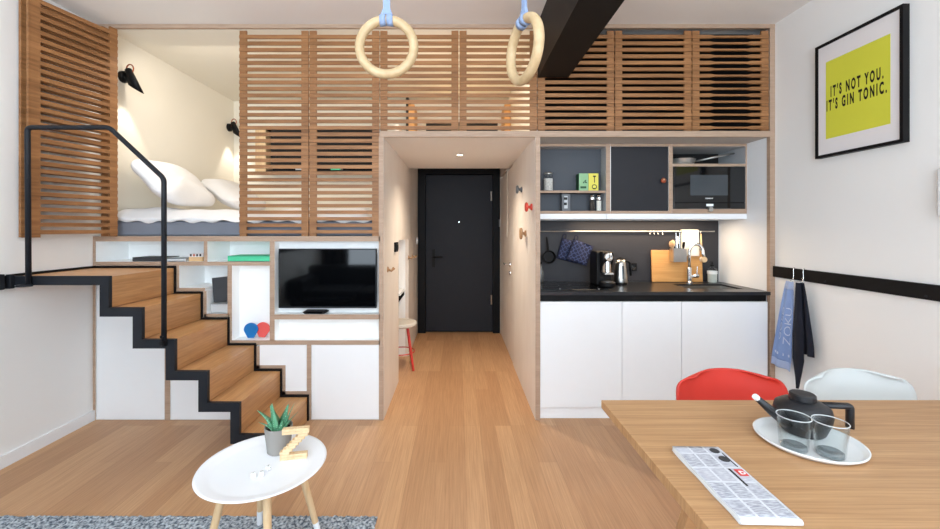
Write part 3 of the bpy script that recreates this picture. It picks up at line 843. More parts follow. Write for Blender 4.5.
# hob
hb = thing('induction_hob', 'black glass induction hob set in the worktop by the corridor side', 'hob', (.83, 3.1, ZT))
obj('glass_plate', B().box(KX0 + .02, FX(607, 3.0), 2.9, 3.3, ZT + .0002, ZT + .004), M['glassblack'], hb, bevel=.001)
for px in (560, 599):
    obj('touch_mark', B().lathe([(0, .0006), (.006, .0006), (.006, 0)], (FX(px, 2.93), 2.93, ZT + .004), 12), M['white'], hb)
for cx in (.70, .93):
    obj('cooking_zone', B().lathe([(.075, .0003), (.077, .0003)], (cx, 3.12, ZT + .0041), 32), M['greyknob'], hb)
# faucet
fx_, fy = FX(689.5, 3.28), 3.285
fa = thing('faucet', 'tall chrome gooseneck faucet behind the sink', 'faucet', (fx_, fy, ZT))
obj('base', B().lathe([(0, 0), (.026, 0), (.026, .01), (.019, .016), (.019, .12), (.012, .13), (0, .13)], (fx_, fy, ZT + .0005), 20), M['chrome'], fa, smooth=False)
pts = [(fx_, fy, ZT + .10), (fx_, fy, ZT + .24)]
for k in range(13):
    a = PI - 1.05 * PI * k / 12
    pts.append((fx_ + .048 + .048 * math.cos(a), fy - .03 * k / 12, ZT + .25 + .065 * math.sin(a)))
pts.append((fx_ + .098, fy - .034, ZT + .215))
obj('spout', B().tube(pts, .0125, 14), M['chrome'], fa, smooth=True)
obj('lever', B().tube([(fx_ + .015, fy, ZT + .055), (fx_ + .065, fy, ZT + .06), (fx_ + .075, fy, ZT + .06)], [.013, .017, .015], 14), M['chrome'], fa, smooth=True)
obj('lever_pin', B().cyl((fx_ + .062, fy, ZT + .07), (fx_ + .066, fy, ZT + .135), .004), M['chrome'], fa)
# upper cabinets
YU = 3.055
def UX(px, Y=YU): return FX(px, Y)
def UZ(py, Y=YU): return FZ(py, Y)
zu0, zu1 = UZ(213.6), 1.978
tb = .02
t = thing('shelf_cabinet', 'open slate-backed kitchen wall shelf with plywood edges next to the corridor', 'wall cabinet', (UX(573), YU + .1, zu0))
xa, xb = KX0 + .001, UX(610.2)
cbx = B()
cbx.box(xa, xb, YU, KY - .002, zu0, zu0 + tb, front=1).box(xa, xb, YU, KY - .002, zu1 - tb, zu1, front=1)
cbx.box(UX(606), xb, YU, KY - .002, zu0 + tb, zu1 - tb, front=1)
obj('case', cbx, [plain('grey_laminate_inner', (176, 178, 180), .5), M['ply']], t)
zsf = UZ(190.5)
obj('shelf', B().box(xa, UX(605.5), YU + .002, YU + .11, zsf - .018, zsf, front=1), [M['navy'], M['ply']], t)
obj('back_panel', B().box(xa, UX(606), YU + .11, YU + .125, zu0 + tb, zu1 - tb), M['slate'], t)
t = thing('wall_cupboard', 'closed slate wall cupboard with a leather knob beside the microwave', 'wall cabinet', (UX(640), YU + .15, zu0))
xa, xb = UX(610.4), UX(672)
obj('case', B().box(xa, xb, YU, KY - .002, zu0, zu0 + tb, front=1).box(xa, xb, YU, KY - .002, zu1 - tb, zu1, front=1).box(UX(668.6), xb, YU, KY - .002, zu0 + tb, zu1 - tb, front=1).box(xa, xa + .004, YU + .002, KY - .002, zu0 + tb, zu1 - tb), [M['whitein'], M['ply']], t)
dd = obj('door', B().box(xa + .004, UX(668.3), YU + .002, YU + .02, zu0 + tb + .001, zu1 - tb - .001), M['navy'], t, bevel=.001)
kx, kz = UX(663.6, YU - .02), UZ(180.5, YU - .02)
obj('knob', B().lathe([(0, -.03), (.014, -.03), (.02, -.022), (.016, -.012), (.009, -.006), (.009, 0)], (kx, YU + .002, kz), 18, 'y'), M['leather'], dd, smooth=True)
obj('knob_pin', B().lathe([(0, -.031), (.006, -.031), (.006, -.028)], (kx, YU + .002, kz + .006), 10, 'y'), M['kraft'], dd)
t = thing('microwave_cabinet', 'plywood-edged wall cabinet that houses the microwave by the right wall', 'wall cabinet', (UX(709), YU + .15, zu0))
xa, xb = UX(672.2), KX1 - .001
zsh = UZ(163.7)
cbx = B().box(xa, xb, YU, KY - .002, zu0, zu0 + .035, front=1).box(xa, xb, YU, KY - .002, zu1 - tb, zu1, front=1).box(UX(745.5), xb, YU, KY - .002, zu0 + .035, zu1 - tb, front=1).box(xa, xa + .006, YU + .002, KY - .002, zu0 + .035, zu1 - tb, front=1)
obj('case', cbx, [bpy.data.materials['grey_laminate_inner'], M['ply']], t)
obj('shelf', B().box(xa + .006, UX(745.5), YU, KY - .002, zsh - .02, zsh, front=1), [M['whitein'], M['ply']], t)
obj('back_panel', B().box(xa + .006, UX(745.3), KY - .014, KY - .004, zsh, zu1 - tb), M['darkrecess'], t)
mw = thing('microwave', 'built-in black glass microwave with grey window and round dial', 'microwave', (UX(709), YU + .1, zu0 + .035))
mx0, mx1, mz0, mz1 = xa + .008, UX(745.2), zu0 + .036, zsh - .021
obj('body', B().box(mx0, mx1, YU + .004, YU + .29, mz0, mz1), M['rail'], mw)
dr = obj('door', B().box(mx0 + .003, mx1 - .003, YU - .004, YU + .004, UZ(202.5), mz1 - .003), M['glassblack'], mw, bevel=.001)
obj('window', B().box(UX(690), UX(727.5), YU - .0048, YU - .0035, UZ(195.5), UZ(175)), M['ovenwin'], dr)
vs, fs = text_mesh('SIEMENS', .013, 1.2, .0004)
b = B().add([(v.x, v.z, v.y) for v in vs], fs); wdt = max(v[0] for v in b.v)
b.v = [(v[0] + UX(708.7) - wdt / 2, YU - .0046, v[2] + UZ(199)) for v in b.v]
obj('lettering', b, M['whitepl'], dr, recalc=False)
cp = obj('control_panel', B().box(mx0 + .003, mx1 - .003, YU - .004, YU + .004, mz0 + .002, UZ(203)), M['glassblack'], mw, bevel=.001)
obj('display', B().box(UX(706), UX(713), YU - .0048, YU - .0038, UZ(206.2), UZ(204)), plain('lit_display', (215, 225, 230), .4, emit=(215, 228, 235), es=.5), cp)
obj('dial', B().lathe([(0, -.022), (.016, -.022), (.018, -.018), (.019, -.004)], (UX(709.5), YU, UZ(209.3)), 24, 'y'), M['steel'], mw)
mk = B()
for k in range(9):
    mk.box(UX(688 + k * 2.0), UX(689 + k * 2.0), YU - .0046, YU - .0039, UZ(208.9), UZ(208.2))
    mk.box(UX(713.5 + k * 2.0), UX(714.5 + k * 2.0), YU - .0046, YU - .0039, UZ(208.9), UZ(208.2))
obj('panel_marks', mk, M['greyknob'], cp)
# light bars under the wall cabinets
zl0 = UZ(219.6)
for a, b_, lab in ((540, 606.3, 'white light bar under the open wall shelf'), (606.7, 745, 'long white light bar under the cupboard and microwave')):
    t = thing('light_bar', lab, 'light bar', ((UX(a) + UX(b_)) / 2, YU + .1, zl0), 'white light bars under the wall cabinets')
    x0, x1 = (KX0 - .001 if a == 540 else UX(a)), (UX(b_) if a == 540 else KX1 + .001)
    obj('housing', B().box(x0, x1, YU + .003, YU + .16, zl0 + .004, zu0 - .001), M['white'], t, bevel=.002)
    obj('diffuser', B().box(x0 + .03, x1 - .03, YU + .05, YU + .13, zl0 + .001, zl0 + .004), M['whitepl'] if a == 540 else M['whitepl'], t)
# rail with hooks
RY = KY - .04; RZ = FZ(231.3, RY)
t = thing('kitchen_rail', 'slim steel hanging rail across the dark backsplash', 'hanging rail', (1.2, RY, RZ))
obj('tube', B().cyl((KX0 + .01, RY, RZ), (FX(714.5, RY), RY, RZ), .006, n=12), M['steel'], t)
for px in (545, 642, 712):
    obj('bracket', B().cyl((FX(px, RY), RY, RZ), (FX(px, RY), KY - .0105, RZ), .005, n=10), M['steel'], t)
for k, px in enumerate((649.5, 653.5, 657.5, 662)):
    x = FX(px, RY)
    pts = [(x, RY + .0085, RZ - .003), (x, RY + .004, RZ + .0088), (x, RY - .006, RZ + .008), (x, RY - .009, RZ - .004), (x, RY - .008, RZ - .024), (x, RY - .016, RZ - .03), (x, RY - .024, RZ - .022)]
    h = obj('hanging_hook', B().tube(pts, .0018, 6), M['chrome'], smooth=True)
    tag(h, 'small empty steel hook on the kitchen rail above the chopping board', 'hook', 'empty rail hooks')
# pot holders
def potholder(lab, px, py, rot, y):
    t = thing('pot_holder', lab, 'pot holder', (0, 0, 0), 'blue pot holders on the rail')
    s = .083
    def fn(u, v):
        x = (u - .5) * 2 * s; z = (v - .5) * 2 * s
        return (x, .004 * math.sin(7 * u + 3 * v), z)
    obj('pad', B().grid(fn, 12, 12), M['mitt'], t, smooth=True, solid=.012)
    obj('binding', B().tube([(-s, 0, -s), (s, 0, -s), (s, 0, s), (-s, 0, s)], .0075, 8, closed=True), M['mitt_edge'], t)
    lp = []
    for k in range(13):
        a = 2 * PI * k / 12 - PI / 2
        lp.append((-s + .012 + .014 * math.cos(a), -.004, s + .02 + .02 * math.sin(a)))
    obj('loop', B().tube(lp, .004, 6), M['mitt_edge'], t)
    t.location = (FX(px, y), y, FZ(py, y)); t.rotation_euler = (0, rot, 0)
potholder('blue patterned pot holder hanging on the rail, partly behind its twin', 569.5, 250.8, math.radians(15), RY + .012)
potholder('blue patterned pot holder hanging in front of its twin beside the coffee machine', 580.0, 252.5, math.radians(20), RY - .03)
# hanging pan at the left
px_, pz_ = FX(549, RY - .01), FZ(257, RY - .01)
t = thing('frying_pan', 'small black pan hanging at the dark corner of the backsplash', 'pan', (px_, RY - .01, pz_ - .05))
obj('bowl', B().lathe([(0, .0), (.045, .0), (.056, -.03), (.053, -.03), (.043, -.004), (0, -.004)], (px_, RY + .01, pz_), 28, 'y'), M['rail'], t, smooth=False)
obj('handle', B().tube([(px_ - .005, RY - .005, pz_ + .05), (px_ - .015, RY - .012, pz_ + .14), (px_ - .018, RY - .008, pz_ + .165)], [.008, .007, .004], 8), M['rail'], t)
# coffee machine
cx, cy = FX(604, 3.12), 3.14
cm = thing('coffee_machine', 'black capsule coffee machine with chrome front on the worktop', 'coffee machine', (cx, cy, ZT + .004))
z = ZT + .0045
bx_ = B().prism([(cy - .03, z), (cy + .14, z), (cy + .14, z + .23), (cy + .10, z + .262), (cy - .02, z + .262), (cy - .03, z + .25)], cx - .06, cx + .06, axis='x')
obj('body', bx_, M['rail'], cm, bevel=.012, seg=3)
obj('head', B().prism([(cy - .09, z + .20), (cy - .03, z + .10), (cy - .02, z + .10), (cy - .02, z + .26), (cy - .075, z + .262), (cy - .09, z + .25)], cx - .035, cx + .05, axis='x'), M['rail'], cm, bevel=.008)
obj('front_cover', B().lathe([(.034, 0), (.034, .085), (.030, .09), (0, .09)], (cx + .008, cy - .05, z + .105), 20), M['chrome'], cm, smooth=False)
obj('dial', B().lathe([(0, -.016), (.028, -.014), (.034, -.006), (.034, 0)], (cx + .008, cy - .09, z + .222), 28, 'y'), M['chrome'], cm)
obj('dial_slot', B().box(cx + .0055, cx + .0105, cy - .1075, cy - .105, z + .212, z + .242), M['rail'], cm)
obj('spout', B().box(cx - .022, cx + .045, cy - .105, cy - .03, z + .088, z + .104), M['steel'], cm, bevel=.004)
obj('drip_tray', B().lathe([(0, 0), (.055, 0), (.058, .006), (.058, .03), (.05, .036), (0, .036)], (cx + .006, cy - .075, z), 28), M['rail'], cm, smooth=False)
obj('drip_grid', B().lathe([(0, 0), (.046, 0), (.046, -.003)], (cx + .006, cy - .075, z + .039), 24), M['steel'], cm)
# kettle
kx, ky = FX(620.5, 3.2), 3.2
kt = thing('kettle', 'tapered stainless steel kettle with black handle right of the coffee machine', 'kettle', (kx, ky, ZT))
obj('base', B().lathe([(0, 0), (.05, 0), (.05, .014), (.046, .018), (0, .018)], (kx, ky, ZT + .0005), 28), M['rail'], kt)
obj('body', B().lathe([(.051, .019), (.052, .025), (.05, .06), (.039, .16), (.035, .195), (.0, .198)], (kx, ky, ZT), 32), M['steel'], kt, smooth=True)
obj('lid', B().lathe([(.034, .197), (.031, .205), (.01, .208), (.008, .215), (0, .215)], (kx, ky, ZT), 24), M['rail'], kt)
obj('handle', B().tube(fillet([(kx + .025, ky, ZT + .185), (kx + .075, ky, ZT + .18), (kx + .082, ky, ZT + .07)], .025), [.009] * 9, 10), M['rail'], kt, smooth=True)
obj('water_gauge', B().box(kx - .006, kx + .006, ky - .0505, ky - .040, ZT + .05, ZT + .15).xf(Matrix.Identity(4)), M['ovenwin'], kt)
obj('spout', B().prism([(-.012, .165), (.012, .165), (.008, .19), (-.008, .19)], 0, .001).xf(Matrix.Translation((kx - .04, ky, ZT)) @ Matrix.Rotation(PI / 2, 4, 'Z')), M['steel'], kt)
# socket
t = thing('power_socket', 'black wall socket on the backsplash beside the kettle', 'socket', (FX(632.5, KY - .01), KY - .01, FZ(267, KY - .01)))
o_ = (FX(628.5, KY - .01), FX(636.5, KY - .01), FZ(271, KY - .01), FZ(263, KY - .01))
obj('cover_plate', B().box(o_[0], o_[1], KY - .02, KY - .0102, o_[2], o_[3]), M['rail'], t, bevel=.002)
obj('insert', B().lathe([(0, .004), (.02, .004), (.022, 0)], ((o_[0] + o_[1]) / 2, KY - .0245, (o_[2] + o_[3]) / 2), 20, 'y'), M['glassblack'], t)
# chopping board leaning on the backsplash
cbd = thing('chopping_board', 'wide bamboo chopping board leaning on the backsplash behind the faucet', 'chopping board', (0, 0, 0))
wbd = FX(702, 3.35) - FX(651.5, 3.35)
obj('slab', B().box(0, wbd, 0, .016, 0, .262), M['board'], cbd, bevel=.004)
obj('end_strip', B().box(.0, wbd, -.0003, .0005, .254, .258), M['knobwood'], cbd)
cbd.location = (FX(651.5, 3.35), 3.335, ZT + .002); cbd.rotation_euler = (-.055, 0, 0)
# utensil holder on the rail
uy = RY - .045
t = thing('utensil_holder', 'steel utensil box hanging from the rail in front of the chopping board', 'utensil holder', (FX(678, uy), uy, FZ(261, uy)))
ux0, ux1, uz0, uz1 = FX(671.5, uy), FX(684.5, uy), FZ(261.5, uy), FZ(248.5, uy)
obj('box', B().box(ux0, ux1, uy - .032, uy - .030, uz0, uz1).box(ux0, ux0 + .002, uy - .03, uy + .028, uz0, uz1).box(ux1 - .002, ux1, uy - .03, uy + .028, uz0, uz1).box(ux0, ux1, uy + .028, uy + .03, uz0, uz1).box(ux0, ux1, uy - .032, uy + .03, uz0 - .002, uz0), M['steel'], t)
obj('hanger', B().tube([(ux0 + .055, uy + .031, uz1 - .01), (ux0 + .055, uy + .034, RZ - .01), (ux0 + .055, RY + .004, RZ + .009), (ux0 + .055, RY - .009, RZ + .004)], .002, 6).tube([(ux0 + .085, uy + .031, uz1 - .01), (ux0 + .085, uy + .034, RZ - .01), (ux0 + .085, RY + .004, RZ + .009), (ux0 + .085, RY - .009, RZ + .004)], .002, 6), M['chrome'], t)
def utensil(name, lab, cat, x, y, zt, tilt, col, head):
    t = thing(name, lab, cat, (0, 0, 0), 'utensils in the steel holder')
    Hh = zt - uz0
    obj('handle', B().tube([(0, 0, .0), (0, 0, Hh * .72)], [.004, .005], 8), col, t)
    if head == 'spoon':
        obj('head', B().lathe([(.0, -.03), (.016, -.02), (.02, 0), (.014, .022), (0, .03)], (0, 0, Hh * .72 + .024), 14).xf(Matrix.Diagonal((1, .35, 1, 1))), col, t, smooth=True)
    elif head == 'grip':
        obj('head', B().tube([(0, 0, Hh * .70), (0, 0, Hh)], [.009, .008], 10), M['white'], t)
    else:
        obj('head', B().box(-.004, .004, -.012, .012, Hh * .7, Hh), col, t)
    t.location = (x, y, uz0 + .002); t.rotation_euler = (0, tilt, 0)
utensil('ladle', 'wooden spoon standing at the left of the steel utensil box', 'spoon', ux0 + .012, uy, FZ(242, uy), -.10, M['knobwood'], 'spoon')
utensil('spoon', 'second wooden spoon standing upright in the utensil box', 'spoon', ux0 + .025, uy + .012, FZ(241, uy), -.05, M['lightwood'], 'spoon')
utensil('peeler', 'utensil with a white grip standing in the utensil box', 'kitchen utensil', ux0 + .045, uy - .005, FZ(236.5, uy), 0, M['steel'], 'grip')
utensil('spatula', 'dark spatula leaning to the right in the utensil box', 'spatula', ux0 + .082, uy, FZ(242, uy), .13, M['rail'], 'blade')
# dish cloth over the rail
def clothfn(u, v):
    x = FX(681.5, RY) + (FX(698, RY) - FX(681.5, RY)) * u + .002 * math.sin(9 * v)
    L = v * .38 - .16
    if L < -.01: y, z = RY + .012, RZ + L + .008
    elif L < .01: y, z = RY - .011 * (L / .01), RZ + .012
    else: y, z = RY - .013 - .003 * math.sin(8 * u) * v, RZ - L + .016
    return (x, y, z)
tag(obj('dish_cloth', B().grid(clothfn, 14, 60), M['cloth'], smooth=True, solid=.003), 'white dish cloth hanging over the rail behind the faucet', 'cloth')
# dish brush
bxx = FX(701.3, RY - .02); by = RY - .02
t = thing('dish_brush', 'wooden dish brush with round head hanging from the rail right of the faucet', 'brush', (bxx, by, FZ(262, by)))
obj('handle', B().tube([(bxx, by + .005, FZ(234, by)), (bxx, by, FZ(246, by)), (bxx + .012, by - .003, FZ(257, by))], [.0045, .007, .006], 10), M['lightwood'], t, smooth=True)
obj('head', B().lathe([(0, -.02), (.022, -.018), (.024, -.008), (.02, 0), (0, .0)], (bxx + .017, by, FZ(259.5, by)), 20, 'y'), M['lightwood'], t)
obj('bristles', B().lathe([(.018, 0), (.022, .022), (0, .022)], (bxx + .017, by, FZ(259.5, by)), 20, 'y'), M['cloth'], t)
obj('hanger_loop', B().tube([(bxx, RY - .018, FZ(235, by)), (bxx, RY - .010, RZ - .002), (bxx, RY, RZ + .008), (bxx, RY + .009, RZ)], .0018, 6), M['chrome'], t)
# soap bottle
sxx, syy = FX(713, 3.3), 3.31
t = thing('soap_dispenser', 'clear soap bottle with white label and pump at the sink corner', 'soap dispenser', (sxx, syy, ZT))
obj('bottle', B().lathe([(0, .001), (.034, .001), (.037, .006), (.037, .09), (.03, .112), (.015, .122), (.015, .135), (0, .135)], (sxx, syy, ZT), 28), M['glass'], t, smooth=True)
obj('soap', B().lathe([(0, .004), (.033, .004), (.0335, .07), (0, .07)], (sxx, syy, ZT), 24), plain('soap_liquid', (190, 196, 190), .3), t)
obj('label', B().lathe([(.0374, .072), (.0374, .096)], (sxx, syy, ZT), 28), M['whitepl'], t)
obj('pump', B().lathe([(.016, .134), (.016, .148), (.005, .15), (.005, .175), (0, .175)], (sxx, syy, ZT), 14).tube([(sxx, syy, ZT + .172), (sxx - .03, syy - .01, ZT + .17)], .004, 8), M['rail'], t)
# bottle at dark corner
t = thing('oil_bottle', 'grey glass bottle mostly hidden behind the corridor side panel', 'bottle', (KX0 + .075, 3.33, ZT))
bcx = FX(540.5, 3.33)
obj('body', B().lathe([(0, 0), (.025, 0), (.027, .005), (.027, .09), (.012, .12), (.011, .15), (0, .15)], (bcx + .001, 3.335, ZT + .001), 20), plain('grey_bottle_glass', (120, 126, 128), .1, trans=.5), t, smooth=True)
obj('cap', B().lathe([(.012, .15), (.012, .17), (0, .17)], (bcx + .001, 3.335, ZT + .001), 14), M['rail'], t)
# things on the open shelf
yj = YU + .055
zj = zsf + .0005
t = thing('storage_jar', 'clip-top glass jar of dry goods on the upper open shelf', 'jar', (UX(548, yj), yj, zj))
jx = UX(548.3, yj)
obj('glass', B().lathe([(0, 0), (.036, 0), (.039, .004), (.039, .10), (.030, .118), (.030, .128)], (jx, yj, zj), 28), M['glass'], t, smooth=True)
obj('filling', B().lathe([(0, .004), (.034, .004), (.034, .095), (0, .1)], (jx, yj, zj), 24), M['oats'], t)
obj('lid', B().lathe([(0, .128), (.033, .128), (.034, .134), (.03, .142), (0, .144)], (jx, yj, zj), 24), M['steel'], t)
obj('clip', B().tube([(jx - .012, yj - .036, zj + .105), (jx - .012, yj - .036, zj + .138), (jx + .012, yj - .036, zj + .138), (jx + .012, yj - .036, zj + .105)], .0015, 6, closed=True), M['chrome'], t)
def teabox(lab, px0, px1, mc, dark, sym):
    y = YU + .025
    x0, x1 = UX(px0, y), UX(px1, y)
    t = thing('tea_box', lab, 'tea box', ((x0 + x1) / 2, y, zj), 'tea boxes on the open shelf')
    Hh = .132
    obj('carton', B().box(x0, x1, y, y + .07, zj, zj + Hh), [mc], t, bevel=.001)
    xc = (x0 + x1) / 2
    if sym == 'leaf':
        obj('side_panel', B().box(x0 - .0008, x0, y, y + .07, zj, zj + Hh), M['teadark'], t)
        s = B()
        for a, sc in ((0.5, 1), (-.7, .8), (2.2, .7)):
            m = Matrix.Translation((xc + .005, y - .0006, zj + .07)) @ Matrix.Rotation(a, 4, 'Y')
            s2 = B().prism([(0, 0), (.012 * sc, .006), (.026 * sc, 0), (.012 * sc, -.006)], 0, .0005).xf(m)
            s.add(s2.v, s2.f)
        s.box(xc - .025, xc + .02, y - .0006, y, zj + .018, zj + .034)
        obj('print', s, M['teadark'], t)
    else:
        s = B().box(xc + .004, xc + .010, y - .0006, y, zj + .062, zj + .115).box(xc - .004, xc + .018, y - .0006, y, zj + .105, zj + .115)
        s2 = B().lathe([(.013, 0), (.019, 0)], (xc + .006, y - .0006, zj + .03), 20, 'y'); s.add(s2.v, s2.f)
        s.box(xc - .004, xc + .016, y - .0006, y, zj + .012, zj + .02)
        obj('print', s, M['ink'], t)
teabox('green tea box with dark leaf print on the upper open shelf', 579, 588.4, M['teagreen'], True, 'leaf')
teabox('yellow tea box with black print on the upper open shelf', 588.7, 598.4, M['teayellow'], False, 'mark')
zj2 = zu0 + tb + .0005
t = thing('spice_packet', 'tall silver spice packet on the lower open shelf', 'packet', (UX(566, yj), yj, zj2))
xa_, xb_ = UX(562, YU + .03), UX(570.5, YU + .03)
obj('carton', B().box(xa_, xb_, YU + .03, YU + .08, zj2, zj2 + .132), M['greyknob'], t, bevel=.003)
obj('label', B().box(xa_ + .016, xb_ - .022, YU + .0292, YU + .03, zj2 + .02, zj2 + .115), M['bookgrey'], t)
obj('print', B().box(xa_ + .014, xb_ - .028, YU + .0287, YU + .0293, zj2 + .045, zj2 + .065).box(xa_ + .014, xb_ - .024, YU + .0287, YU + .0293, zj2 + .085, zj2 + .105), M['ink'], t)
for lab, px, mc in (('pepper grinder on the lower open shelf, the left one of the pair', 592, M['pepper']), ('salt grinder with white filling on the lower open shelf', 598.8, M['cloth'])):
    x = UX(px, yj)
    t = thing('spice_grinder', lab, 'spice grinder', (x, yj, zj2), 'spice grinders on the open shelf')
    obj('filling', B().lathe([(0, .003), (.018, .003), (.018, .08), (0, .08)], (x, yj, zj2), 18), mc, t)
    obj('glass', B().lathe([(0, 0), (.0205, 0), (.021, .004), (.02, .085)], (x, yj, zj2), 20), M['glass'], t, smooth=True)
    obj('cap', B().lathe([(.02, .086), (.022, .09), (.022, .105), (.017, .112), (.019, .12), (.014, .128), (0, .13)], (x, yj, zj2), 20), M['chrome'], t)
# pan on the microwave shelf
pcx, pcy = UX(680, 3.2), 3.19
zp = zsh + .001
t = thing('frying_pan', 'shallow steel pan with a long handle on the shelf above the microwave', 'pan', (pcx, pcy, zp))
obj('bowl', B().lathe([(0, 0), (.075, 0), (.088, .006), (.105, .05), (.102, .05), (.085, .01), (0, .006)], (pcx, pcy, zp), 40), M['steel'], t, smooth=False)
obj('handle', B().tube([(pcx + .10, pcy - .01, zp + .036), (pcx + .2, pcy - .06, zp + .055), (pcx + .36, pcy - .085, zp + .085)], [.008, .011, .012], 10, flat=(1, .7)), M['steel'], t, smooth=True)

# ================================================================== RIGHT WALL
# framed poster
pw = thing('framed_poster', 'black-framed yellow typographic poster on the right white wall', 'poster', (XR, 2.23, 1.76))
fy0, fy1, fz0, fz1 = 1.984, 2.473, 1.762, 2.44
fr = B(); xw = XR - .034; fwid = .016
fr.box(xw, XR - .001, fy0, fy0 + fwid, fz0, fz1).box(xw, XR - .001, fy1 - fwid, fy1, fz0, fz1).box(xw, XR - .001, fy0 + fwid, fy1 - fwid, fz0, fz0 + fwid).box(xw, XR - .001, fy0 + fwid, fy1 - fwid, fz1 - fwid, fz1)
obj('frame', fr, M['rail'], pw)
sh = obj('sheet', B().box(XR - .027, XR - .001, fy0 + fwid, fy1 - fwid, fz0 + fwid, fz1 - fwid), M['paper'], pw)
obj('print_field', B().box(XR - .0278, XR - .0268, 2.048, 2.407, 1.868, 2.324), M['yellow'], sh)
for s, ya, yb, zb_, hh in (("IT'S NOT YOU.", 2.376, 2.080, 2.112, .063), ("IT'S GIN TONIC.", 2.402, 2.064, 2.034, .063)):
    vs, fs = text_mesh(s, .1, 1.0, .0042, spacing=1.5)
    xs = [v.x for v in vs]; ys_ = [v.y for v in vs]
    kx_ = (ya - yb) / (max(xs) - min(xs)); kz_ = hh / max(ys_)
    b = B().add([(XR - .0284, ya - (v.x - min(xs)) * kx_, zb_ + v.y * kz_) for v in vs], fs)
    obj('lettering', b, M['ink'], sh, recalc=False)
# white control panel at the right edge
plx = B().box(XR - .03, XR + .001, 1.64, 1.847, 1.39, 1.61)
t = thing('wall_panel', 'white control box on the right wall at the edge of the photo', 'control box', (XR, 1.82, 1.395))
obj('housing', plx, M['whitepl'], t, bevel=.004)
obj('screen', B().box(XR - .0315, XR - .0295, 1.68, 1.80, 1.48, 1.57), M['ovenwin'], t)
# towels on hooks
def s_hook(lab, y):
    x = XR - .02
    pts = [(x - .004, y, 1.055), (x + .001, y, 1.079), (x - .003, y, 1.0815), (x - .006, y, 1.076)]
    pts = [(x + .0012, y, 1.082), (x - .002, y, 1.084), (x - .006, y, 1.082), (x - .008, y, 1.07), (x - .010, y - .004, 1.03), (x - .014, y - .006, 1.0), (x - .022, y - .005, .992), (x - .03, y - .004, 1.002)]
    h = obj('hanging_hook', B().tube(pts, .0024, 8), M['chrome'], smooth=True)
    tag(h, lab, 'hook', 'towel hooks on the black rail')
s_hook('steel hook on the right wall rail holding the light blue towel', 2.64)
s_hook('steel hook on the right wall rail holding the navy towel', 2.565)
def towel_surface(yc, zt, zb, w_top, w_bot, skew, folds, amp, ycut=0):
    def fn(u, v):
        w = w_top + (w_bot - w_top) * min(1, v * 1.15) ** .8
        y = yc + skew * v + (.5 - u) * w
        z = zt - (zt - zb) * v + ycut * v * (u - .5)
        a = amp * min(1, .35 + v)
        x = XR - .035 + a * math.sin(folds * 2 * PI * u + .6 * v) - .012 * v - .006 * (1 - v)
        return (min(x, XR - .006), y, z)
    return fn
f1 = towel_surface(2.655, .992, .405, .055, .17, .07, 1.5, .010)
t = thing('towel', 'light blue lettered towel hanging from a hook on the right wall rail', 'towel', (XR - .04, 2.68, .4), 'towels on the right wall rail')
obj('cloth', B().grid(lambda u, v: f1(u, .09 + v * .82), 28, 40), M['lblue'], t, smooth=True, solid=.004)
obj('hem', B().grid(lambda u, v: f1(u, v * .09), 28, 4), M['lbluehem'], t, smooth=True, solid=.004)
obj('hem', B().grid(lambda u, v: f1(u, .91 + .09 * v), 28, 6), M['lbluehem'], t, smooth=True, solid=.004)
obj('hanging_loop', B().tube([(XR - .04, 2.645, .99), (XR - .043, 2.637, 1.0), (XR - .046, 2.634, .997), (XR - .044, 2.63, .99)], .003, 6), M['whitepl'], t)
def on_towel(fn, vs, u0, u1, v0, v1, fs, flip=True):
    """letters running up the towel"""
    xs = [p.x for p in vs]; ys_ = [p.y for p in vs]
    out = []
    for p in vs:
        a = (p.x - min(xs)) / (max(xs) - min(xs)); c = (p.y - min(ys_)) / (max(ys_) - min(ys_))
        q = fn(u1 - (u1 - u0) * c, v1 - (v1 - v0) * a)
        out.append((q[0] - .0032, q[1], q[2]))
    return B().add(out, fs)
for s, u0, u1, v0, v1 in (('ZOKU', .56, .84, .3, .72), ('GOED', .2, .46, .3, .68)):
    vs, fs = text_mesh(s, .1, 1, -.001)
    obj('lettering', on_towel(f1, vs, u0, u1, v0, v1, fs), M['embroider'], t, recalc=False)
st_ = B()
for k in range(4):
    u, v = .16 + .22 * k, .84
    q = f1(u, v); st_.add([(q[0] - .0034, q[1] + a, q[2] + b__) for a, b__ in ((0, .012), (-.009, .004), (-.006, -.008), (.006, -.008), (.009, .004))], [(0, 1, 2, 3, 4)])
obj('emblem', st_, M['embroider'], t, recalc=False)
t = thing('towel', 'dark navy towel hanging with one long corner on the right wall rail', 'towel', (XR - .04, 2.55, .33), 'towels on the right wall rail')
f2 = towel_surface(2.558, .995, .55, .030, .135, -.022, 2.0, .012)
def f3(u, v):
    w = .03 + .075 * math.sin(min(1, v * 1.25) * PI) ** .7 * (1 if v < .4 else 1) if v < .8 else .105 * (1 - v) / .2 * .82 + .004
    w = .035 + .06 * min(1, v / .5) if v < .72 else (.095) * max(0, (1 - v) / .28) ** .8 + .004
    y = 2.556 - .006 * v + (.5 - u) * w * .85 + .004
    return (XR - .062 - .012 * math.sin(PI * u) - .006 * v, y, .995 - .665 * v)
obj('cloth', B().grid(f2, 32, 36), M['navycloth'], t, smooth=True, solid=.006)
obj('corner_fold', B().grid(f3, 16, 40), M['navycloth'], t, smooth=True, solid=.006)

